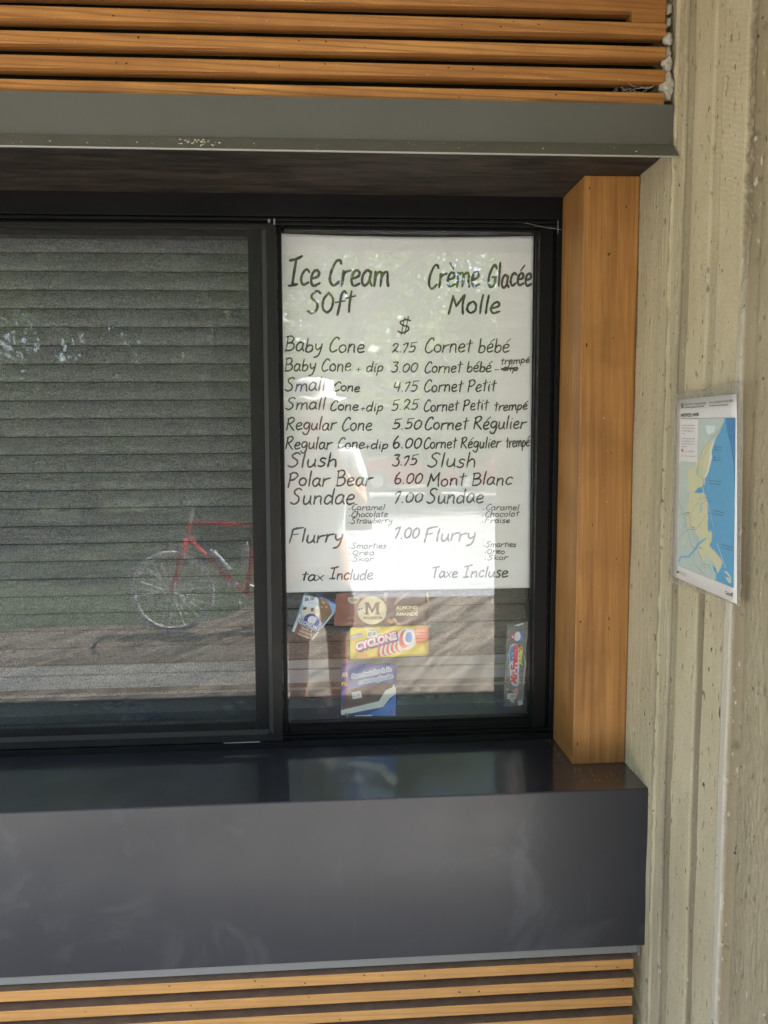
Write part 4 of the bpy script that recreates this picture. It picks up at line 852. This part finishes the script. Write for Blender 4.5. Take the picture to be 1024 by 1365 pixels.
for pts in ([z5(720, 500), z5(640, 590), z5(570, 660), z5(545, 760), z5(490, 860), z5(480, 960), z5(470, 1050), z5(500, 1110)], [z5(500, 1110), z5(480, 1240), z6(450, 70), z6(400, 130), z6(345, 250)], [z6(210, 540), z6(240, 460), z6(320, 395), z6(410, 385), z6(480, 310), z6(530, 220)], [z6(215, 65), z6(270, 210), z6(300, 330), z6(360, 560), z6(400, 600)],
            [z6(400, 600), z6(390, 760), z6(440, 830), z6(505, 895)], [z6(215, 240), z6(270, 210), z6(340, 250), z6(350, 340), z6(380, 400), z6(400, 520)], [z6(460, 830), z6(490, 790), z6(560, 800), z6(600, 900)], [z5(545, 690), z5(480, 800), z5(430, 1020), z5(470, 1080)], [z6(420, 600), z6(460, 700), z6(500, 790)], [z6(480, 60), z6(500, 25), z6(545, 45), z6(480, 100)], [z5(395, 1250), z5(440, 1205), z5(485, 1190)]):
    mline('road_line', DK, pts, .00065, 5)
mline('map_border', (.1, .1, .1), [z5(245, 408), z5(872, 400)], .0008, 6, 1); mline('map_border', (.2, .2, .2), [z6(198, 795), z6(850, 1055)], .0007, 6, 1); mline('white_bar', (.8, .82, .85), [z6(660, 555), z6(755, 825)], .0014, 5, 1); mline('white_bar', (.75, .8, .85), [z6(550, 80), z6(615, 365)], .0011, 5, 1)
def mtext(s, colr, a, b_, h, bold=0.0, lvl=6):
    bm = bmesh.new()
    me = font_mesh(s, bold); xs = [v.co.x for v in me.vertices]; x0, x1 = min(xs), max(xs); A, B = a, b_; e = B - A
    for_up = Vector((0, 1)); vs_ = [bm.verts.new(mplace(A + e * ((v.co.x - x0) / (x1 - x0)) + for_up * (v.co.y / .72 * h), .0021 + lvl * .00012)) for v in me.vertices]
    for p_ in me.polygons:
        try: bm.faces.new([vs_[i] for i in p_.vertices])
        except ValueError: pass
    bpy.data.meshes.remove(me); return obj('lettering', bm, mat_print(colr, .4), t)
mtext('Piping Plover Nesting Areas', (.10, .10, .10), z5(290, 262), z5(535, 242), .0045); mtext('Kouchibouguac National Park of Canada', (.08, .08, .08), z5(292, 290), z5(512, 276), .0026, .02)
mtext('Aires de nidification du Pluvier siffleur', (.10, .10, .10), z5(575, 240), z5(853, 216), .0045); mtext('Parc national du Canada Kouchibouguac', (.08, .08, .08), z5(575, 270), z5(792, 258), .0026, .02)
mtext('NOTICE / AVIS', (.05, .05, .05), z5(248, 390), z5(452, 380), .0058, .03)
def dashes(a, b_, h, colr=(.13, .13, .13)):
    """a line of print too small to read in the photograph: uneven word-long marks"""
    bm = bmesh.new(); e = b_ - a; x = 0
    while x < 1:
        w_ = random.uniform(.10, .26); x1 = min(1, x + w_)
        n = max(2, int((x1 - x) * e.length / .0012))
        for k in range(n):
            q = a + e * (x + (x1 - x) * (k + .1) / n); q2 = a + e * (x + (x1 - x) * (k + .8) / n); hh = h * random.choice((.55, .6, .6, 1.0)); poly(bm, [q, q2, q2 + Vector((0, hh)), q + Vector((0, hh))], mplace, .0021 + 6 * .00012)
        x = x1 + .05
    return obj('small_print', bm, mat_print(colr, .4), t)
for i, w_ in enumerate((405, 412, 392, 292)): dashes(z5(256, 490 + i * 31), z5(w_, 494 + i * 31), .0019)
for i, w_ in enumerate((410, 395, 400, 302)): dashes(z5(252, 640 + i * 30), z5(w_, 644 + i * 30), .0019)
dashes(z5(285, 783), z5(400, 790), .0017); dashes(z5(285, 838), z5(410, 846), .0017)
for a, b_ in ((z5(625, 735), z5(718, 740)), (z5(625, 768), z5(710, 775)), (z5(610, 855), z5(690, 862)), (z5(603, 885), z5(708, 892)), (z5(570, 1118), z5(705, 1132)), (z5(570, 1150), z5(695, 1168)), (z6(610, 180), z6(745, 205)), (z6(605, 215), z6(730, 240)), (z6(705, 565), z6(835, 600)), (z6(705, 600), z6(828, 635)), (z6(565, 75), z6(590, 80)), (z6(550, 210), z6(580, 215)), (z6(555, 410), z6(585, 415)), (z6(580, 355), z6(605, 358)), (z6(440, 600), z6(490, 612)), (z6(300, 205), z6(345, 210)), (z6(365, 375), z6(405, 372)), (z6(500, 822), z6(520, 826))): dashes(a, b_, .0021, (.06, .10, .15))
dashes(z6(232, 880), z6(300, 900), .0014); dashes(z6(236, 905), z6(308, 925), .0014); marea('park_mark', (.12, .12, .12), [z6(195, 862), z6(222, 868), z6(222, 890), z6(195, 885)], 6); mtext('Canada', (.08, .08, .08), z6(752, 1125), z6(845, 1160), .0062, .01)
marea('flag_mark', (.1, .1, .1), [z6(832, 1108), z6(845, 1112), z6(845, 1128), z6(832, 1124)], 7)
marea('crest', (.16, .16, .16), [z5(262, 228), z5(276, 240), z5(278, 285), z5(262, 292), z5(247, 285), z5(249, 242)], 6)
mline('north_arrow', (.05, .08, .12), [z5(808, 490), z5(806, 560)], .0007, 5, 1); mline('north_arrow', (.05, .08, .12), [z5(790, 610), z5(832, 606)], .0008, 5, 1)

# unseen roof over the serving side, overhang and height set to shade the facade
obj('roof', bx(-7, 7, -.45, 4.5, 2.802, 3.0), M['plaster'], label='unseen flat roof slab over the kiosk reaching out to shade the serving side', cat='roof')
obj('kiosk_side_wall', bx(-7, X_L - .005, 1.5, 2.3, 0, 2.8), M['slab'], label='plain concrete wall of the kiosk left of the serving window', cat='wall')

# ---------------------------------------------------------------- bicycle (seen mirrored in the glass)
BY = -2.97
t = thing('bicycle', 'red bicycle with silver wheels standing on the ground, mirrored in the left window', 'bicycle', (-1.3, BY, 0))
red = flat('red_bicycle_paint', (.72, .015, .03), .4); chrome = flat('bright_alloy', (.75, .75, .74), .22, .9); rub = flat('tyre_rubber', (.05, .05, .05), .7); pale = flat('white_sidewall', (.82, .82, .80), .5)
def W3(x, z, y=0): return Vector((x + 1.3, y, z))
hub = (-1.3, .338); rear = (-.27, .338); bb = (-.70, .29)
for hx, hz in (hub, rear):
    bm = bmesh.new(); C0 = W3(hx, hz); tube(bm, [C0 + Vector((cos(a) * .326, 0, sin(a) * .326)) for a in [2 * pi * k / 48 for k in range(48)]], .0155, 8, True)
    wh = obj('wheel', bm, pale, t, smooth=True)
    bm = bmesh.new(); tube(bm, [C0 + Vector((cos(a) * .306, 0, sin(a) * .306)) for a in [2 * pi * k / 48 for k in range(48)]], .015, 8, True); obj('rim', bm, pale, wh, smooth=True)
    bm = bmesh.new()
    for k in range(28):
        a = 2 * pi * k / 28 + .1; s = .022 if k % 2 else -.022; off = .5 * (1 if k % 4 < 2 else -1)
        tube(bm, [C0 + Vector((cos(a + off) * .022, s, sin(a + off) * .022)), C0 + Vector((cos(a) * .305, 0, sin(a) * .305))], .0042, 4)
    obj('spokes', bm, pale, wh)
    bm = bmesh.new(); tube(bm, [C0 + Vector((0, -.04, 0)), C0 + Vector((0, .04, 0))], .018, 10); obj('hub', bm, chrome, wh)
bm = bmesh.new()
ht, hb = (-1.135, .905), (-1.165, .79)
seat_j = (-.60, .875)
for a, b_, r in ((ht, seat_j, .016), (hb, bb, .020), (seat_j, bb, .016), (ht, hb, .021)): tube(bm, [W3(*a), W3(*b_)], r, 10)
for s in (-.05, .05):
    tube(bm, [W3(seat_j[0], seat_j[1]), W3(rear[0], rear[1], s)], .008, 8); tube(bm, [W3(*bb), W3(rear[0], rear[1], s)], .009, 8)
obj('frame', bm, red, t, smooth=True)
bm = bmesh.new()
for s in (-.05, .05): tube(bm, [W3(hb[0] - .005, hb[1] - .01, s * .9), W3(-1.215, .62, s), W3(-1.285, .42, s), W3(hub[0], hub[1], s)], [.018, .017, .014, .011], 8)
tube(bm, [W3(hb[0], hb[1] - .005, -.055), W3(hb[0], hb[1] - .005, .055)], .015, 8); obj('fork', bm, red, t, smooth=True)
bm = bmesh.new(); tube(bm, [W3(*ht), W3(-1.118, 1.03)], .013, 8); tube(bm, [W3(-1.118, 1.03), W3(-1.17, 1.05)], .012, 8); obj('stem', bm, chrome, t)
bm = bmesh.new(); tube(bm, [W3(-1.12, 1.07, -.30), W3(-1.17, 1.06, -.14), W3(-1.185, 1.05, 0), W3(-1.17, 1.06, .14), W3(-1.12, 1.07, .30)], .0125, 8); obj('handlebar', bm, chrome, t, smooth=True)
for s in (-1, 1):
    bm = bmesh.new(); tube(bm, [W3(-1.145, 1.065, s * .22), W3(-1.09, 1.075, s * .33)], .017, 8); obj('grip', bm, rub, t)
bm = bmesh.new(); tube(bm, [W3(*seat_j), W3(-.575, 1.0)], .0125, 8); obj('seat_post', bm, chrome, t)
bm = bmesh.new(); r2 = bmesh.ops.create_uvsphere(bm, u_segments=14, v_segments=8, radius=1)
for v in r2['verts']:
    xx = v.co.x; v.co = Vector((xx * .13 + .72 + (.0), v.co.y * (.07 if xx > 0 else .07 + .045 * xx), v.co.z * .03 + 1.02 + .01 * xx * xx))
obj('saddle', bm, rub, t, smooth=True)
bm = bmesh.new(); tube(bm, [W3(bb[0], bb[1], -.06), W3(bb[0], bb[1], .06)], .02, 10); C1 = W3(bb[0], bb[1], -.05); tube(bm, [C1 + Vector((cos(a) * .09, 0, sin(a) * .09)) for a in [2 * pi * k / 24 for k in range(24)]], .006, 6, True)
tube(bm, [W3(bb[0], bb[1], -.07), W3(bb[0] + .10, bb[1] - .13, -.075)], .010, 6); tube(bm, [W3(bb[0], bb[1], .07), W3(bb[0] - .10, bb[1] + .13, .075)], .010, 6); box(bm, .60 + .06, .60 + .14, -.16, -.08, bb[1] - .145, bb[1] - .12); box(bm, .60 - .14, .60 - .06, .08, .16, bb[1] + .12, bb[1] + .145); obj('crankset', bm, chrome, t)
bm = bmesh.new(); tube(bm, [W3(-.58, .02, .04), W3(-.66, .30, .03)], .007, 6); obj('kickstand', bm, chrome, t)
def bottle(a, b_, r, label, colr):
    a, b_ = Vector(a), Vector(b_); d = b_ - a; bm = bmesh.new(); k = [0, .03, .6, .68, .8, .86, .88, 1]; rr = [r * .9, r, r, r * .82, r, r * .9, r * .4, r * .35]
    tube(bm, [d * q for q in k], rr, 14); o = obj('water_bottle', bm, flat('bottle_plastic', colr, .35), smooth=True, label=label, cat='bottle'); o.location = a; return o
bottle((-.715, BY + .0, .50 + .0), (-.685, BY, .745), .034, 'white water bottle standing against the seat tube of the red bicycle', (.72, .70, .66))
bottle((-.83, BY, .495), (-.985, BY, .685), .033, 'pale grey water bottle lying along the down tube of the red bicycle', (.45, .47, .5))

# ---------------------------------------------------------------- trees
def crown_mesh(seed, n, rx, rz, leaf, clumps):
    rnd = random.Random(seed); me = bpy.data.meshes.new('crown'); vs_, fs = [], []
    cl = []
    for k in range(clumps):
        a = rnd.uniform(0, 2 * pi); h = rnd.uniform(-1, 1); r = (rnd.uniform(0, 1) ** .45) * math.sqrt(max(.05, 1 - h * h * .85)); cl.append((Vector((cos(a) * r * rx, sin(a) * r * rx, h * rz)), rnd.uniform(.22, .42) * rx * .8))
    for i in range(n):
        c_, R_ = cl[rnd.randrange(clumps)]; d = Vector((rnd.gauss(0, 1), rnd.gauss(0, 1), rnd.gauss(0, .7))); d.normalize(); p_ = c_ + d * R_ * rnd.uniform(.45, 1.05)
        u = Vector((rnd.gauss(0, 1), rnd.gauss(0, 1), rnd.gauss(0, 1))).normalized(); v = u.cross(Vector((rnd.gauss(0, 1), rnd.gauss(0, 1), rnd.gauss(0, 1)))).normalized(); s = leaf * rnd.uniform(.6, 1.3)
        b0 = len(vs_); vs_ += [p_ - u * s * .5, p_ + v * s * .28, p_ + u * s * .5, p_ - v * s * .28]; fs.append((b0, b0 + 1, b0 + 2, b0 + 3))
    me.from_pydata(vs_, [], fs); return me
def trunk_mesh(seed, h, r):
    rnd = random.Random(seed); bm = bmesh.new(); pts = [Vector((0, 0, -.05))]
    for k in range(1, 7): pts.append(Vector((rnd.uniform(-.12, .12) * k * .3, rnd.uniform(-.12, .12) * k * .3, h * k / 6)))
    tube(bm, pts, [r * (1.25 if k == 0 else 1 - k / 7.5) for k in range(7)], 9)
    for k in range(9):
        b_ = pts[rnd.choice((2, 3, 4, 5))]; a = rnd.uniform(0, 2 * pi); L_ = rnd.uniform(.9, 2.4); e = b_ + Vector((cos(a) * L_, sin(a) * L_, L_ * .8)); tube(bm, [b_, (b_ + e) / 2 + Vector((0, 0, .15)), e], [r * .35, r * .22, r * .08], 6)
    me = bpy.data.meshes.new('trunk'); bm.to_mesh(me); bm.free(); return me
crowns = [crown_mesh(1, 7600, 3.2, 3.6, .20, 46), crown_mesh(2, 7600, 3.0, 4.2, .20, 50), crown_mesh(3, 6500, 2.6, 3.0, .18, 36)]
for i, c_ in enumerate(crowns): c_.materials.append(M['leaf'] if i != 1 else M['leaf2'])
trunks = [trunk_mesh(5, 6.0, .20), trunk_mesh(6, 6.4, .17)]
for q in trunks: q.materials.append(M['bark'])
kinds = ('broad leafy maple', 'tall dark dense tree', 'small light green tree')
TREES = [(-9.5, -11.5, 4.4, 1, 1.0), (-4.6, -12.3, 4.6, 0, 1.05), (-2.1, -12.2, 5.0, 1, 1.0), (-13.5, -15, 5, 0, 1.2), (.5, -10.3, 5.9, 0, 1.0), (2.6, -16.5, 5.0, 0, 1.05), (5.2, -16.5, 4.6, 1, .9), (9.3, -15.5, 4.8, 2, 1.2), (-8, -20, 6, 0, 1.4), (-3, -22, 6, 1, 1.4), (2.3, -24, 4.5, 2, 1.3), (7, -27, 6.0, 0, 1.5), (12.5, -24, 6, 1, 1.4), (-14, -24, 6, 1, 1.5), (18, -20, 5.5, 0, 1.3), (-20, -17, 5.5, 0, 1.3), (-17, -8, 4.5, 2, 1.2), (14.5, -9, 4.6, 0, 1.0), (0, -31, 5, 1, 1.6), (-7, -32, 6, 2, 2.0), (14, -33, 6, 0, 1.8)]
side = ['left of the bicycle', 'behind the bicycle', 'right of the bicycle']
for i, (x, y, h, k, s) in enumerate(TREES):
    row = [q for q in TREES if (q[1] > -18) == (y > -18)]; row.sort(key=lambda q: q[0])
    tt = thing('tree', f"{kinds[k]}, {('first', 'second', 'third', 'fourth', 'fifth', 'sixth', 'seventh', 'eighth', 'ninth', 'tenth', 'eleventh', 'twelfth')[row.index(TREES[i])]} from the left in the {'near' if y > -18 else 'far'} row, mirrored", 'tree', (x, y, 0), 'trees across the lawn', random.uniform(0, 6.28))
    cr = bpy.data.objects.new('crown', crowns[k]); COL.objects.link(cr); cr.parent = tt; cr.location = (0, 0, h); cr.scale = (s, s, s)
    tk = bpy.data.objects.new('trunk', trunks[i % 2]); COL.objects.link(tk); tk.parent = tt; tk.scale = (s, s, s * h / 5.2)
# shrubs along the far edge of the lawn and the wood behind
bmL = crown_mesh(9, 9000, 1.0, .8, .10, 30); bmL.materials.append(M['leaf2'])
for i, (x, y, s) in enumerate(((-1.35, -7.2, .62), (-5.5, -8.8, 1.1), (-8.2, -8.6, .9))):
    o = bpy.data.objects.new('shrub', bmL); COL.objects.link(o); o.location = (x, y, .55 * s); o.scale = (s, s, s * .8); o.rotation_euler = (0, 0, i * 2.1)
    o['label'] = ('small dark green shrub on the lawn just behind the bicycle', 'large round shrub on the lawn left of the bicycle', 'far left round shrub beside the lawn edge')[i]; o['category'] = 'shrub'; o['group'] = 'shrubs on the lawn'
rnd = random.Random(4); vs_, fs = [], []
for i in range(26000):
    x = rnd.uniform(-45, 45); y = -38 + rnd.uniform(-5, 2) + abs(x) * .15; z = min(8, abs(rnd.gauss(0, 1)) * 1.3 + rnd.uniform(0, 4)); s = rnd.uniform(.35, .8)
    u = Vector((rnd.gauss(0, 1), rnd.gauss(0, 1), rnd.gauss(0, 1))).normalized(); v = u.orthogonal().normalized(); p_ = Vector((x, y, z)); b0 = len(vs_); vs_ += [p_ - u * s * .5, p_ + v * s * .3, p_ + u * s * .5, p_ - v * s * .3]; fs.append((b0, b0 + 1, b0 + 2, b0 + 3))
me = bpy.data.meshes.new('woodland'); me.from_pydata(vs_, [], fs); obj('woodland', me, M['leaf2'], label='dense green woodland closing the view beyond the parking lot', cat='woodland', kind='stuff')

# ---------------------------------------------------------------- cars parked at the far side of the lot
def car(label, paint, loc, rz, hatch=True):
    t = thing('parked_car', label, 'car', loc, 'cars at the far side of the lot', rz)
    def loft(secs, mat, name, par=t):
        bm = bmesh.new(); rings = [[bm.verts.new((x, yy, zz)) for yy, zz in prof_] for x, prof_ in secs]
        for A, B in zip(rings, rings[1:]):
            for i in range(len(A)): bm.faces.new((A[i], A[(i + 1) % len(A)], B[(i + 1) % len(A)], B[i]))
        bm.faces.new(rings[0][::-1]); bm.faces.new(rings[-1]); bmesh.ops.recalc_face_normals(bm, faces=bm.faces); return obj(name, bm, mat, par, smooth=False)
    def sec(w_, z0, z1, ti=.9): return [(-w_, z0), (-w_, z0 + (z1 - z0) * .7), (-w_ * ti, z1), (w_ * ti, z1), (w_, z0 + (z1 - z0) * .7), (w_, z0)]
    loft([(-2.1, sec(.76, .35, .62)), (-2.0, sec(.84, .24, .76)), (-1.0, sec(.88, .2, .92)), (.6, sec(.88, .2, .94)), (1.9, sec(.86, .22, .98)), (2.08, sec(.8, .35, .9))], paint, 'body')
    loft([(-1.05, sec(.80, .93, .96)), (-.35, sec(.74, .95, 1.40, .86)), (.4, sec(.74, .95, 1.47, .86)), (1.5, sec(.74, .96, 1.42, .86)), (2.0, sec(.76, .98, 1.02))], flat('car_glass', (.02, .025, .03), .08), 'windows')
    loft([(-.38, sec(.60, 1.395, 1.42, .95)), (.4, sec(.64, 1.455, 1.49, .95)), (1.5, sec(.62, 1.41, 1.44, .95))], paint, 'roof')
    for x in (-1.3, 1.3):
        for s in (-1, 1):
            bm = bmesh.new(); tube(bm, [Vector((x, s * .70, .31)), Vector((x, s * .90, .31))], .31, 18); wq = obj('wheel', bm, rub, t)
            bm = bmesh.new(); tube(bm, [Vector((x, s * .89, .31)), Vector((x, s * .91, .31))], .19, 12); obj('rim', bm, chrome, wq)
    for s in (-.6, .6):
        bm = bmesh.new(); box(bm, -2.10, -1.98, s - .14, s + .14, .58, .70, .02); obj('headlight', bm, flat('lamp_lens', (.7, .7, .7), .1), t)
    bm = bmesh.new(); box(bm, -2.12, -2.02, -.7, .7, .28, .44, .03); obj('bumper', bm, rub, t)
car('red hatchback parked on the pale lot, mirrored behind the price list', flat('red_car_paint', (.42, .02, .03), .25), (2.75, -20.3, -.006), .1)
car('white car parked left of the red hatchback on the pale lot', flat('white_car_paint', (.75, .76, .78), .25), (.4, -22.8, -.006), .35)

# ---------------------------------------------------------------- the person taking the picture (mirrored in the glass)
skin_m = flat('skin', (.50, .27, .19), .5); tee = worn('white_tee', (.50, .50, .52), (.42, .43, .46), (.8, .9), 18); shorts = flat('dark_shorts', (.03, .035, .05), .8); hat_m = flat('white_sun_hat', (.62, .62, .62), .8)
t = thing('person', 'person in a white tee, dark shorts and white sun hat holding up a phone', 'person', (-.07, -.45, 0))
def skinned(name, nodes, edges, mat, par, lvl=2, root=0):
    me = bpy.data.meshes.new(name); me.from_pydata([n_[0] for n_ in nodes], edges, []); o = bpy.data.objects.new(name, me); COL.objects.link(o); o.parent = par
    o.modifiers.new('skin', 'SKIN'); 
    sv = me.skin_vertices[0].data if me.skin_vertices else None
    if sv is None: me.skin_vertices.new(name='s') if hasattr(me.skin_vertices, 'new') else None; sv = me.skin_vertices[0].data
    for i, n_ in enumerate(nodes): r = n_[1]; sv[i].radius = (r, r) if isinstance(r, (int, float)) else r; sv[i].use_root = i == root
    sb = o.modifiers.new('sub', 'SUBSURF'); sb.levels = sb.render_levels = lvl; me.materials.append(mat); return o
# pelvis-rooted body, arms bent up to the phone
nodes = [((0, 0, 1.00), (.15, .11)), ((0, 0, 1.16), (.135, .10)), ((0, -.01, 1.34), (.155, .11)), ((0, -.01, 1.47), (.12, .085)), ((0, .0, 1.56), .055), ((0, .03, 1.62), .058), ((0, .045, 1.71), (.078, .095)), ((0, .035, 1.78), (.072, .085)),
         ((.17, -.01, 1.485), .058), ((.22, .10, 1.26), .044), ((.14, .30, 1.40), .034), ((.085, .385, 1.49), .026),
         ((-.17, -.01, 1.485), .058), ((-.25, .10, 1.26), .044), ((-.08, .29, 1.38), .034), ((.025, .385, 1.47), .026),
         ((.095, 0, .93), .092), ((.10, .015, .52), .058), ((.105, -.01, .30), .052), ((.105, -.02, .09), .036), ((.11, .10, .04), .036),
         ((-.095, 0, .93), .092), ((-.10, .015, .52), .058), ((-.105, -.01, .30), .052), ((-.105, -.02, .09), .036), ((-.11, .10, .04), .036)]
edges = [(0, 1), (1, 2), (2, 3), (3, 4), (4, 5), (5, 6), (6, 7), (3, 8), (8, 9), (9, 10), (10, 11), (3, 12), (12, 13), (13, 14), (14, 15), (0, 16), (16, 17), (17, 18), (18, 19), (19, 20), (0, 21), (21, 22), (22, 23), (23, 24), (24, 25)]
skinned('body', nodes, edges, skin_m, t)
skinned('tee_shirt', [((0, 0, .93), (.165, .12)), ((0, 0, 1.0), (.165, .122)), ((0, 0, 1.16), (.155, .118)), ((0, -.01, 1.34), (.175, .128)), ((0, -.01, 1.47), (.138, .10)), ((0, 0, 1.53), (.075, .07)), ((.175, -.01, 1.485), .078), ((.21, .07, 1.33), .070), ((-.175, -.01, 1.485), .078), ((-.23, .07, 1.33), .070)], [(0, 1), (1, 2), (2, 3), (3, 4), (4, 5), (4, 6), (6, 7), (4, 8), (8, 9)], tee, t)
skinned('shorts', [((0, 0, 1.0), (.162, .12)), ((0, 0, .93), (.165, .12)), ((.10, 0, .85), .112), ((.105, .01, .58), .088), ((-.10, 0, .85), .112), ((-.105, .01, .58), .088)], [(0, 1), (1, 2), (2, 3), (1, 4), (4, 5)], shorts, t)
for s in (-1, 1):
    skinned('shoe', [((s * .107, -.05, .045), .045), ((s * .108, .05, .04), .042), ((s * .112, .15, .032), .036)], [(0, 1), (1, 2)], flat('shoe', (.2, .2, .2), .6), t, 1)
    # fingers curled round the phone
    wx = .085 if s > 0 else .015
    fz = 1.50
    for k in range(4):
        z0 = 1.475 + k * .021; xx = .098 if s > 0 else .022
        skinned('finger', [((.085 if s > 0 else .030, .395, z0), .009), ((xx + s * .012, .418, z0 + .004), .0085), ((xx + s * .006, .436, z0 + .006), .008), ((xx - s * .012, .4395, z0 + .006), .007)], [(0, 1), (1, 2), (2, 3)], skin_m, t, 1)
    skinned('thumb', [((wx, .385, 1.485), .011), ((wx - s * .012, .402, 1.505), .010), ((wx - s * .020, .410, 1.525), .009)], [(0, 1), (1, 2)], skin_m, t, 1)
for s in (-1, 1):
    bm = bmesh.new(); r2 = bmesh.ops.create_uvsphere(bm, u_segments=10, v_segments=6, radius=.012); [setattr(v, 'co', v.co + Vector((s * .03, .128, 1.725))) for v in r2['verts']]; obj('eye', bm, flat('eye', (.6, .6, .6), .2), t, smooth=True)
    bm = bmesh.new(); r2 = bmesh.ops.create_uvsphere(bm, u_segments=10, v_segments=6, radius=1); [setattr(v, 'co', Vector((v.co.x * .012 + s * .082, v.co.y * .018 + .04, v.co.z * .03 + 1.70))) for v in r2['verts']]; obj('ear', bm, skin_m, t, smooth=True)
bm = bmesh.new(); tube(bm, [Vector((0, .122, 1.73)), Vector((0, .148, 1.69)), Vector((0, .128, 1.68))], [.009, .016, .012], 8); obj('nose', bm, skin_m, t, smooth=True)
bm = bmesh.new(); tube(bm, [Vector((-.024, .118, 1.648)), Vector((0, .127, 1.645)), Vector((.024, .118, 1.648))], .005, 6); obj('mouth', bm, flat('lips', (.42, .14, .12), .5), t)
bm = bmesh.new(); rings = []
for (r, z) in ((.155, 1.775), (.150, 1.782), (.102, 1.793), (.100, 1.83), (.088, 1.868), (.05, 1.885), (.001, 1.888)):
    rings.append([bm.verts.new((cos(a) * r * (1 + .05 * sin(a * 9)), .035 + sin(a) * r * 1.1, z + .008 * sin(a * 7) * (r / .15))) for a in [2 * pi * k / 40 for k in range(40)]])
for A, B in zip(rings, rings[1:]):
    for k in range(40): bm.faces.new((A[k], A[(k + 1) % 40], B[(k + 1) % 40], B[k]))
o = obj('sun_hat', bm, hat_m, t, smooth=True); o.modifiers.new('t', 'SOLIDIFY').thickness = .003
ph = thing('phone', 'dark phone held up in front of the person', 'phone', (-.012, -.016, 1.50))
bm = bmesh.new(); box(bm, -.036, .036, -.004, .004, -.035, .118, .003); obj('phone_body', bm, flat('phone_shell', (.03, .03, .032), .3), ph)
